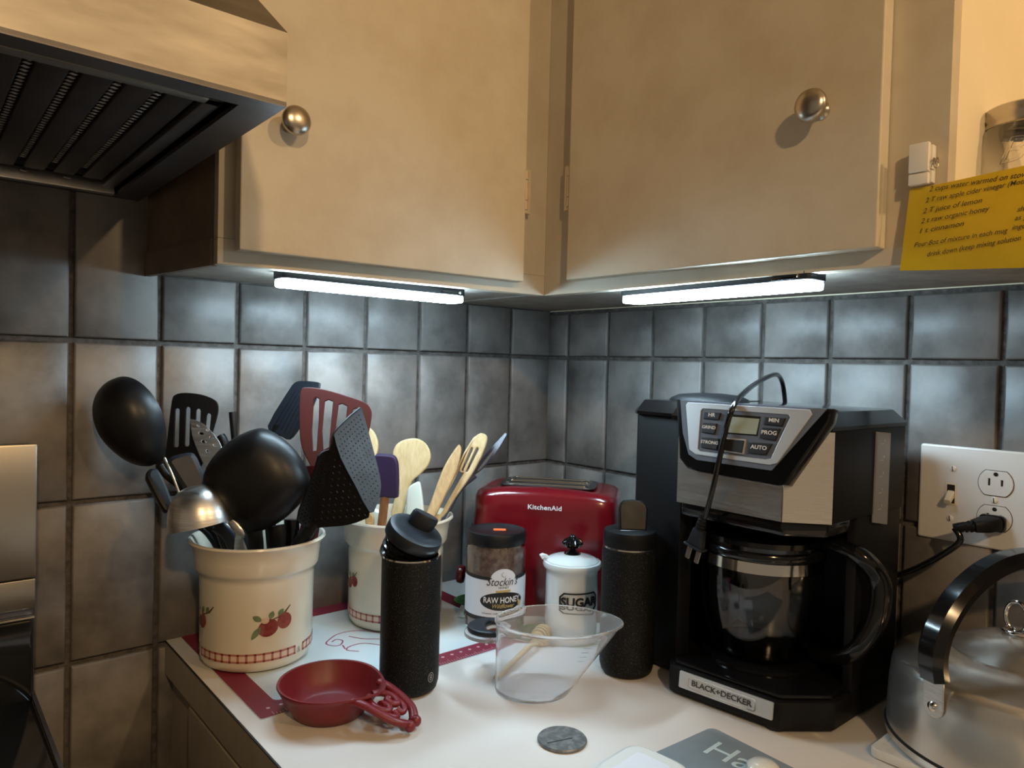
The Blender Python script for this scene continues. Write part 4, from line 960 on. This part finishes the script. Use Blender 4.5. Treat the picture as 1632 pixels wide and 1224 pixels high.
P('spring', sweep([V((xn-.005+.0045*cos(a), pcx-pw_/2-.0015-(.0004*a), zmid+.0045*sin(a))) for a in [k*.5 for k in range(20)]], .0006, seg=6), 'nickel', cpn, 60)
nt_ = thing('note', 'yellow handwritten recipe note hanging from the clothespin', 'note', (xn-.006, -.82, 1.39))
nx = xn-.0060
N = [onX(1450, 302, nx), onX(1636, 264, nx), onX(1640, 428, nx), onX(1437, 432, nx)]
def notebm():
    bm = nb(); g = {}
    for i in range(13):
        for j in range(9):
            s, t_ = i/12*1.28, j/8
            a = N[0]+(N[1]-N[0])*s; b = N[3]+(N[2]-N[3])*s; p = a+(b-a)*t_
            p.x += -.0030*sin(pi*t_)*(.4+s)-.004*t_**2+ .0015*sin(s*5)
            g[i, j] = bm.verts.new(p)
    for i in range(12):
        for j in range(8): bm.faces.new((g[i, j], g[i+1, j], g[i+1, j+1], g[i, j+1]))
    bmesh.ops.solidify(bm, geom=bm.faces[:], thickness=.00025); bmesh.ops.recalc_face_normals(bm, faces=bm.faces); return bm
P('paper_sheet', notebm(), 'yellow', nt_, 60)
def notept(x, y):
    p = onX(x, y, nx)
    for _ in range(3):
        u_ = N[0]; s = (p.y-N[0].y)/(N[1].y-N[0].y); s = max(s, 0); zt_ = N[0].z+(N[1].z-N[0].z)*s; zb_ = N[3].z+(N[2].z-N[3].z)*s; t_ = (zt_-p.z)/(zt_-zb_)
        xx = nx-.0030*sin(pi*t_)*(.4+s)-.004*t_**2+.0015*sin(s*5)-.0005; p = onX(x, y, xx)
    return p
for s, a, b, sz_ in (('2 cups water warmed on stove', (1481, 301), (1632, 277), .0066), ('2 T raw apple cider vinegar (Mother)', (1475, 319), (1632, 288), .0062), ('2 T juice of lemon', (1471, 336), (1566, 318), .0064),
        ('2 t raw organic honey', (1468, 352), (1578, 331), .0064), ('1 t cinnamon', (1464, 368), (1537, 355), .0064), ('Pour 8oz of mixture in each mug', (1457, 390), (1607, 366), .0062), ('drink down (keep mixing solution', (1477, 405), (1628, 378), .0062),
        ('shake', (1621, 333), (1660, 327), .0060), ('as you', (1617, 347), (1660, 340), .0060), ('ingest', (1613, 362), (1660, 355), .0060)):
    A, B = notept(*a), notept(*b); d = (B-A); L = d.length; d.normalize(); nrm_ = V((-1, 0, 0)); up_ = (UP-d*UP.dot(d)).normalized(); nn = d.cross(up_)
    me = text(s, sz_, None, 0, shear=.32, align='LEFT', bold=.006)
    wd_ = max(v.co.x for v in me.vertices); k_ = L/wd_ if s not in ('shake', 'as you', 'ingest') else .95
    if s.startswith('2 cups'): k_ = .93
    if s.startswith('2 T raw'): k_ = .92
    me.transform(M.Diagonal((min(k_, 1.15), 1, 1, 1))); me.transform(frame(A-UP*.0006-V((.0006, 0, 0)), d, up_, nn)); P('handwriting', me, 'pen', nt_, 0)
bj = thing('preserving_jar', 'clear embossed glass preserving jar with a metal band lid, on the open shelf', 'jar', (-.13, -.83, ZB+.019))
bc_ = onX(1640, 280, -.130); bz = ZB+.0185; BR = .0455; bcx = (-.130, bc_.y)
zl = onX(1600, 213, -.130).z-bz
P('glass', lathe([(0, 0), (BR*.9, 0), (BR, .006), (BR, .118), (BR*.97, .130), (BR*.82, .142), (BR*.78, .146), (BR*.78, .152), (BR*.74, .152), (BR*.75, .142), (BR*.92, .128), (BR*.94, .118), (BR*.94, .008), (0, .005)], mt=M.Translation((*bcx, bz)) @ M.Diagonal((1, 1, (zl+.012)/.152, 1)), seg=64), 'glass', bj, 50)
P('metal_band', lathe([(BR*.80, zl-.002), (BR*.90, zl-.001), (BR*.88, zl+.004), (BR*.91, zl+.007), (BR*.89, zl+.011), (BR*.90, zl+.0165), (BR*.86, zl+.018), (BR*.7, zl+.018), (0, zl+.0178)], (*bcx, bz), seg=72), 'nickel', bj, 40)
bj_l = wrap(text('Ball', .034, M.Translation((0, .108-.018, 0)), .0006, shear=.35, sx=1.1), (*bcx, bz), BR, camang(bcx)+.0, .004, .0004); P('embossed_lettering', bj_l, 'glass', bj, 0)

# ---------------------------------------------------------------- utensils in the crocks
def zA(x, y): return (x/3.548+160, y/3.548+580)
def zB(x, y): return (x/4.08+530, y/4.08+650)
class Plane:
    def __init__(s, a, b, c):
        s.o = at(*a); s.x = (at(*b)-s.o).normalized(); s.n = s.x.cross(at(*c)-s.o).normalized()
        if s.n.dot(CP-s.o) < 0: s.n = -s.n
        s.y = s.n.cross(s.x); s.mt = frame(s.o, s.x, s.y, s.n)
    def uv(s, x, y): d = ray(x, y); p = CP+d*((s.o-CP).dot(s.n)/d.dot(s.n))-s.o; return (p.dot(s.x), p.dot(s.y))
def smooth2(pts, n=3):
    q = catmull([V((*p, 0)) for p in pts+[pts[0]]], n)[:-1]; return [(p.x, p.y) for p in q]
def head(name, pl_, outl, m, parent, thick=.003, bev=.0009, holes=(), sm=True, label=None, dz=0, hs=False):
    o = [pl_.uv(*p) for p in outl]; o = smooth2(o) if sm else o
    hh_ = [[pl_.uv(*p) for p in h] for h in holes]; hh_ = [smooth2(h) for h in hh_] if hs else hh_
    return P(name, flat(o, hh_, thick, pl_.mt @ M.Translation((0, 0, dz)), bev), m, parent, 35, label=label)
def capsule(a, b, w, n=7):
    """slot outline in zoom pixels"""
    d = V((b[0]-a[0], b[1]-a[1], 0)).normalized(); s = V((-d.y, d.x, 0)); out = []
    for k in range(n): th = pi*k/(n-1); q = V((*a, 0))+s*w*cos(th)-d*w*sin(th); out.append((q.x, q.y))
    for k in range(n): th = pi*k/(n-1); q = V((*b, 0))-s*w*cos(th)+d*w*sin(th); out.append((q.x, q.y))
    return out
def inpoly(p, poly):
    c = False
    for i in range(len(poly)):
        a, b = poly[i], poly[i-1]
        if (a[1] > p[1]) != (b[1] > p[1]) and p[0] < (b[0]-a[0])*(p[1]-a[1])/(b[1]-a[1])+a[0]: c = not c
    return c
def edged(p, poly):
    best = 9
    for i in range(len(poly)):
        a, b = V((*poly[i], 0)), V((*poly[i-1], 0)); q = V((*p, 0)); t = max(0, min(1, (q-a).dot(b-a)/max((b-a).length_squared, 1e-12)))
        best = min(best, (a+(b-a)*t-q).length)
    return best
def perforated(name, pl_, outl, m, parent, step, hole, thick=.0022, ang=0, skew=.5):
    o = [pl_.uv(*p) for p in outl]; o = smooth2(o, 2); hs_ = []
    us, vs = [p[0] for p in o], [p[1] for p in o]; cx, cy = sum(us)/len(us), sum(vs)/len(vs)
    for i in range(-26, 27):
        for j in range(-26, 27):
            x0, y0 = (i+skew*(j % 2))*step[0], j*step[1]; x, y = cx+x0*cos(ang)-y0*sin(ang), cy+x0*sin(ang)+y0*cos(ang)
            if inpoly((x, y), o) and edged((x, y), o) > max(hole)+.0022: hs_.append(ell(x, y, hole[0], hole[1], 6, ang))
    return P(name, flat(o, hs_, thick, pl_.mt, 0), m, parent, 30)
def bowl(name, c, v, n, a, b, dep, m, parent, p=2.0, taper=0, wall=.0022, flatp=1.0):
    v = v.normalized(); n = (n-v*n.dot(v)).normalized(); u = v.cross(n); rs = []
    def ring(rho, h, k):
        out = []
        for i in range(64):
            th = 2*pi*i/64; c_, s_ = cos(th), sin(th); x = abs(c_)**(2/p)*(1 if c_ > 0 else -1); y = abs(s_)**(2/p)*(1 if s_ > 0 else -1)
            x *= 1-taper*(y if y > 0 else y*.3); out.append(c+u*x*a*rho*k+v*y*b*rho*k+n*h)
        return out
    for i in range(13): t = i/12; rs.append(ring(max(cos(t*pi/2)**flatp, .004), dep*sin(t*pi/2), 1))
    inn = []
    for i in range(13): t = i/12; inn.append(ring(max(cos(t*pi/2)**flatp, .004), (dep-wall)*sin(t*pi/2), 1-wall/a))
    return P(name, rings2bm(list(reversed(inn))+rs), m, parent, 50)
def handle(name, pts, w, h, m, parent, nrm=None, n=6, sq=0): return P(name, sweep(catmull(pts, n), w, h, nrm=nrm, seg=12, square=sq), m, parent, 50)
def B1(x, y, z=.020): return V((CK1[0], CK1[1], TOP+z))+EL*x+EF*y
def B2(x, y, z=.020): return V((CK2[0], CK2[1], TOP+z))+EL*x+EF*y
G1 = 'utensils crowded in the front crock'; G2 = 'utensils in the rear crock'
FN = -EF
# black ladle leaning left
c = at(216, 672, .900); t = thing('ladle', 'black nylon ladle leaning far left over the crock rim, back of its bowl showing', 'ladle', B1(-.01, .02), G1)
vdir = (at(262, 758, .905)-at(212, 660, .895)); bowl('bowl', c, vdir, -_f-CR*.45+CU*.35, .0425, .0590, .040, 'black', t, 2.1, .22, flatp=.85)
handle('handle', [at(255, 742, .905), at(266, 758, .905), at(288, 776, .905), at(310, 805, .91), at(335, 842, .92), B1(.03, .01, .03)], .0048, .0034, 'black', t, FN)
# large black spoon in the middle
c = at(411, 765, .890); t = thing('serving_spoon', 'large black nylon spoon in the middle, its rounded diamond bowl back facing out', 'spoon', B1(.0, -.01), G1)
bowl('bowl', c, at(404, 848, .885)-at(418, 680, .885), -_f-CU*.10, .0655, .0645, .036, 'black', t, 1.55, .05, flatp=.8)
handle('handle', [at(405, 832, .885), at(406, 852, .885), at(408, 880, .893), B1(.0, .0, .03)], .0100, .0035, 'black', t, FN)
# steel ladle upside down
t = thing('ladle', 'small stainless ladle hanging bowl down over the left of the crock rim', 'ladle', B1(-.03, -.02), G1)
ud = (CU*.97-CR*.22-_f*.0).normalized(); c = at(323, 836, .870)
bowl('bowl', c, (CR+CU*.2).normalized(), ud, .0385, .0385, .0480, 'steel', t, 2.0, 0, .0012, .75)
handle('handle', [c+CR*.034+CU*.004, c+CR*.046-CU*.012, at(380, 868, .885), B1(-.02, -.02, .04)], .0050, .0016, 'steel', t, FN)
handle('shank', [at(262, 730, .885), at(275, 758, .88), at(287, 790, .88)], .0016, .0012, 'steel', t, FN)
# black slotted turner at the back
pl_ = Plane((262, 735, .950), (340, 700, .956), (300, 630, .954)); t = thing('turner', 'black nylon slotted turner at the back left of the crock', 'spatula', B1(-.02, .03), G1)
head('slotted_blade', pl_, [(262, 738), (268, 690), (274, 640), (280, 629), (296, 626), (322, 629), (342, 637), (348, 646), (347, 662), (336, 700), (322, 742), (300, 752), (276, 750)], 'black', t, .0030, .0008,
     [[zA(*q) for q in capsule((437, 262), (432, 460), 12, 5)], [zA(*q) for q in capsule((498, 255), (492, 455), 12, 5)], [zA(*q) for q in capsule((556, 265), (548, 450), 12, 5)], [zA(*q) for q in capsule((615, 292), (600, 440), 12, 5)]])
handle('handle', [at(292, 745, .953), at(312, 780, .955), at(338, 835, .955), B1(.02, .03, .03)], .0075, .0040, 'black', t, FN)
# steel slotted spoon
pl_ = Plane((303, 668, .950), (345, 745, .925), (352, 705, .940)); t = thing('slotted_spoon', 'stainless slotted spoon standing before the black slotted turner', 'spoon', B1(-.01, .0), G1)
head('pierced_bowl', pl_, [zA(*q) for q in ((508, 312), (540, 318), (590, 345), (640, 395), (685, 465), (680, 510), (640, 560), (600, 588), (580, 560), (545, 480), (518, 400))], 'steel', t, .0014, .0004,
     [[zA(*q) for q in ell(x, y, a*.72, b*.72, 10, .25)] for x, y, a, b in ((556, 352, 14, 8), (571, 394, 20, 10), (588, 440, 22, 13), (612, 494, 20, 14), (608, 376, 12, 9), (630, 418, 16, 9), (652, 462, 18, 10))])
handle('handle', [at(333, 742, .925), at(350, 775, .92), at(372, 835, .925), B1(.02, .0, .03)], .0055, .0018, 'steel', t, FN)
# chunky black handles
t = thing('kitchen_utensil', 'black-handled tool with a thick flat grip leaning left beside the steel ladle', 'utensil', B1(-.03, .01), G1)
pl_ = Plane((232, 750, .915), (275, 810, .915), (250, 745, .925))
head('grip', pl_, [zA(*q) for q in ((256, 650), (262, 612), (290, 596), (330, 612), (372, 700), (408, 800), (395, 825), (358, 838), (300, 740))], 'black', t, .014, .004)
handle('shaft', [at(268, 800, .915), at(300, 830, .918), at(340, 862, .922), B1(-.01, .02, .03)], .0050, .0040, 'black', t)
t = thing('kitchen_utensil', 'black utensil with a broad rounded grip standing above the steel ladle', 'utensil', B1(-.02, .0), G1)
pl_ = Plane((290, 740, .893), (322, 790, .893), (310, 725, .900))
head('grip', pl_, [zA(*q) for q in ((378, 560), (400, 530), (450, 512), (510, 503), (540, 522), (572, 590), (604, 668), (560, 730), (500, 740), (440, 660))], 'navy', t, .016, .005)
handle('shaft', [at(318, 790, .893), at(345, 835, .905), B1(.0, -.01, .03)], .0055, .0045, 'black', t)
t = thing('kitchen_utensil', 'thin black handle poking up behind the big spoon, its tip rounded', 'utensil', B1(.0, .04), G1)
handle('handle', [at(370, 657, .985), at(372, 680, .983), at(376, 720, .98), at(384, 800, .968), B1(.01, .04, .03)], [.0052]*13+[.0040]*12, .0045, 'black', t, n=6)
t = thing('kitchen_utensil', 'short black rounded grip just left of the thin black handle', 'utensil', B1(-.01, .03), G1)
handle('handle', [at(352, 694, .962), at(358, 706, .961), at(366, 740, .96), at(375, 810, .955), B1(.0, .03, .03)], .0062, .0050, 'blackm', t)
# grooved black spatula behind the red one
pl_ = Plane((465, 615, 1.0), (430, 685, .985), (508, 612, .99)); t = thing('grooved_spatula', 'black grooved spatula leaning right behind the dark red turner', 'spatula', B1(.02, .03), G1)
head('blade', pl_, [zA(*q) for q in ((1085, 122), (1112, 101), (1160, 97), (1235, 105), (1243, 120), (1232, 170), (1190, 270), (1130, 360), (1072, 428), (1010, 400), (948, 352))], 'navy', t, .0032, .001)
for k in range(6):
    a = (1108+k*17, 150+k*5); b = (985+k*19, 352+k*13); qa, qb = pl_.uv(*zA(*a)), pl_.uv(*zA(*b))
    P('groove_rib', sweep([pl_.mt @ V((*qa, .0018)), pl_.mt @ V((*qb, .0018))], .0005, seg=6), 'black', t, 40)
handle('handle', [at(445, 678, .985), at(432, 720, .98), at(428, 800, .965), B1(.02, .03, .03)], .0075, .0040, 'black', t, FN)
# dark red slotted turner
pl_ = Plane((480, 622, .955), (592, 655, .965), (500, 745, .935)); t = thing('turner', 'dark red nylon slotted turner standing at the right of the crock', 'spatula', B1(.03, .01), G1)
head('slotted_blade', pl_, [zA(*q) for q in ((1128, 170), (1138, 142), (1165, 133), (1260, 143), (1390, 180), (1495, 218), (1530, 258), (1533, 310), (1505, 430), (1440, 520), (1330, 570), (1215, 600), (1180, 560), (1135, 455), (1124, 300))], 'dred', t, .0036, .001,
     [[zA(*q) for q in ((1208, 200), (1222, 190), (1238, 200), (1236, 300), (1222, 490), (1204, 492), (1198, 380))], [zA(*q) for q in ((1270, 212), (1290, 204), (1316, 214), (1308, 300), (1292, 470), (1262, 486), (1256, 380))],
      [zA(*q) for q in ((1348, 232), (1368, 226), (1396, 240), (1390, 300), (1372, 440), (1338, 462), (1334, 340))], [zA(*q) for q in ((1428, 260), (1444, 252), (1466, 266), (1462, 310), (1444, 410), (1416, 430), (1412, 340))]])
handle('handle', [at(498, 742, .936), at(500, 790, .935), at(496, 860, .93), B1(.04, -.01, .03)], .0080, .0040, 'dred', t, FN)
# perforated folding scoop
t = thing('perforated_scoop', 'black perforated folding scoop at the right of the crock, covered in small holes', 'strainer', B1(.04, -.01), G1)
plr = Plane((*zA(1320, 390), .890), (*zA(1470, 250), .925), (*zA(1520, 840), .890))
perforated('perforated_panel', plr, [zA(*q) for q in ((1318, 400), (1325, 375), (1400, 305), (1462, 252), (1478, 262), (1510, 370), (1560, 560), (1586, 690), (1560, 800), (1522, 842), (1440, 690), (1355, 530))], 'navy', t, (.0050, .0058), (.00095, .00095), ang=.0)
plm = Plane((*zA(1320, 390), .890), (*zA(1520, 840), .890), (*zA(1195, 900), .905))
perforated('perforated_panel', plm, [zA(*q) for q in ((1318, 398), (1355, 530), (1440, 690), (1522, 842), (1490, 880), (1400, 910), (1300, 920), (1190, 918), (1215, 830), (1262, 700), (1288, 560), (1300, 480))], 'blackm', t, (.0100, .0066), (.0018, .0007), ang=.35)
pll = Plane((*zA(1300, 482), .895), (*zA(1195, 915), .905), (*zA(1130, 880), .885))
perforated('perforated_panel', pll, [zA(*q) for q in ((1300, 484), (1265, 492), (1232, 520), (1210, 600), (1150, 760), (1112, 880), (1190, 918), (1262, 700))], 'blackm', t, (.0064, .0042), (.0013, .0009), ang=.9)
P('rim_bead', sweep(catmull([at(*zA(1232, 520), .893), at(*zA(1300, 482), .894), at(*zA(1320, 390), .889), at(*zA(1400, 305), .907), at(*zA(1466, 250), .924)], 5), .0014, seg=8), 'navy', t, 50)
handle('handle', [at(500, 832, .905), at(490, 850, .907), at(470, 880, .91), B1(.02, -.02, .03)], .0080, .0045, 'black', t, FN)
# more black shafts filling the crock
for lb, a, b, e, w_, mm, nm in (('narrow flat black handle just right of the big spoon handle in the crock', (438, 838, .905), (440, 875, .907), B1(.01, -.01, .03), .0115, 'black', 'kitchen_utensil'),
        ('wide black flat handle in the right half of the crock', (465, 828, .925), (463, 872, .927), B1(.03, .01, .03), .0100, 'blackg', 'kitchen_utensil'),
        ('plum coloured plastic handle at the right of the crock mouth', (490, 838, .912), (480, 872, .912), B1(.025, -.02, .03), .0085, 'dred', 'kitchen_utensil'),
        ('dark tapered handle crossing the left of the crock mouth', (345, 838, .902), (372, 872, .905), B1(.0, -.02, .03), .0085, 'navy', 'kitchen_utensil')):
    t = thing(nm, lb, 'utensil', e, G1); handle('handle', [at(*a), at(*b), e], w_, .0045, mm, t, FN)
# ----- rear crock
def wooden(name, label, cat, outl, d0, d1, m, foot, th=.007, holes=(), tilt=0, hw=.006):
    xs_ = [zB(*q) for q in outl]; ys = sorted(xs_, key=lambda q: q[1]); tp, bt_ = ys[0], ys[-1]
    pl_ = Plane((tp[0], tp[1], d0), (bt_[0], bt_[1], d1), (bt_[0]+60, bt_[1], d1+tilt))
    t = thing(name, label, cat, foot, G2); hd_ = head('blade', pl_, xs_, m, t, th, th*.35, [[zB(*q) for q in h] for h in holes])
    m_ = [q for q in xs_ if q[1] > bt_[1]-6]; mx = sum(q[0] for q in m_)/len(m_)
    a = at(mx, bt_[1]-4, d1); handle('handle', [a, a.lerp(foot, .4), foot], hw, hw*.7, m, t, FN); return t
wooden('wooden_spoon', 'pale wooden spoon with a big round bowl in the rear crock', 'spoon', [(393, 290), (415, 240), (470, 207), (545, 199), (605, 230), (640, 300), (625, 372), (575, 430), (520, 480), (490, 560), (452, 700), (382, 700), (402, 600), (432, 500), (418, 420), (396, 350)], 1.115, 1.095, 'wood', B2(-.01, .02, .03), .007)
wooden('wooden_spoon', 'pale wooden spoon half hidden behind the perforated scoop', 'spoon', [(225, 120), (262, 145), (290, 195), (299, 250), (290, 300), (262, 340), (240, 400), (246, 700), (214, 700), (206, 400), (165, 320), (152, 240), (170, 160)], 1.13, 1.10, 'wood', B2(-.03, .03, .03))
wooden('silicone_spatula', 'purple silicone spatula with a brown wooden handle', 'spatula', [(272, 318), (292, 298), (340, 299), (395, 306), (422, 335), (432, 400), (432, 560), (420, 582), (395, 587), (290, 580), (262, 572), (254, 440)], 1.035, 1.035, 'purple', B2(-.03, -.02, .03), .010, hw=.0064)
bpy.data.objects['silicone_spatula'].children[-1].data.materials[0] = MT['dwood']; bpy.data.objects['silicone_spatula'].children[-1]['label'] = 'brown wooden handle'
wooden('silicone_spatula', 'small cloudy white silicone spatula in the rear crock', 'spatula', [(484, 560), (496, 515), (530, 492), (558, 480), (573, 495), (588, 590), (592, 700), (560, 740), (500, 740), (476, 700)], 1.07, 1.06, 'whites', B2(.0, -.01, .03), .007)
wooden('wooden_spatula', 'brown wooden spatula with a pointed tip, leaning right', 'spatula', [(822, 236), (838, 262), (832, 320), (805, 420), (738, 565), (662, 714), (604, 716), (640, 610), (698, 450), (735, 365), (785, 285)], 1.095, 1.060, 'wood2', B2(.0, -.02, .03), .009, hw=.0058)
wooden('slotted_wooden_spoon', 'pale wooden slotted spoon leaning right over the crock rim', 'spoon', [(915, 195), (962, 166), (1000, 180), (1006, 220), (968, 320), (900, 445), (800, 585), (722, 708), (662, 712), (700, 605), (790, 440), (850, 300)], 1.12, 1.075, 'wood', B2(.01, -.02, .03), .008,
       [capsule((905, 270), (848, 405), 8, 5), capsule((942, 270), (872, 410), 8, 5)], hw=.0058)
t = thing('narrow_spatula', 'dark tinted narrow tool leaning farthest right in the rear crock', 'utensil', B2(.02, .02, .03), G2)
pl_ = Plane((805, 692, 1.135), (757, 755, 1.12), (780, 700, 1.14))
head('blade', pl_, [zB(*q) for q in ((1122, 163), (1136, 170), (1130, 190), (1070, 285), (1000, 372), (930, 432), (912, 425), (960, 345), (1030, 262))], 'dwand', t, .003, .001)
head('clear_strip', pl_, [zB(*q) for q in ((1060, 262), (1075, 262), (975, 395), (950, 405))], 'clear', t, .0012, .0003, dz=.003)
handle('handle', [at(757, 757, 1.12), at(720, 800, 1.11), B2(.03, .0, .03)], .0050, .0035, 'dwand', t, FN)
wooden('wooden_utensil', 'tip of a small wooden tool low at the left of the rear crock', 'utensil', [(222, 700), (240, 682), (258, 690), (272, 725), (262, 760), (225, 760), (212, 728)], 1.03, 1.03, 'wood2', B2(-.02, -.03, .03), .006)
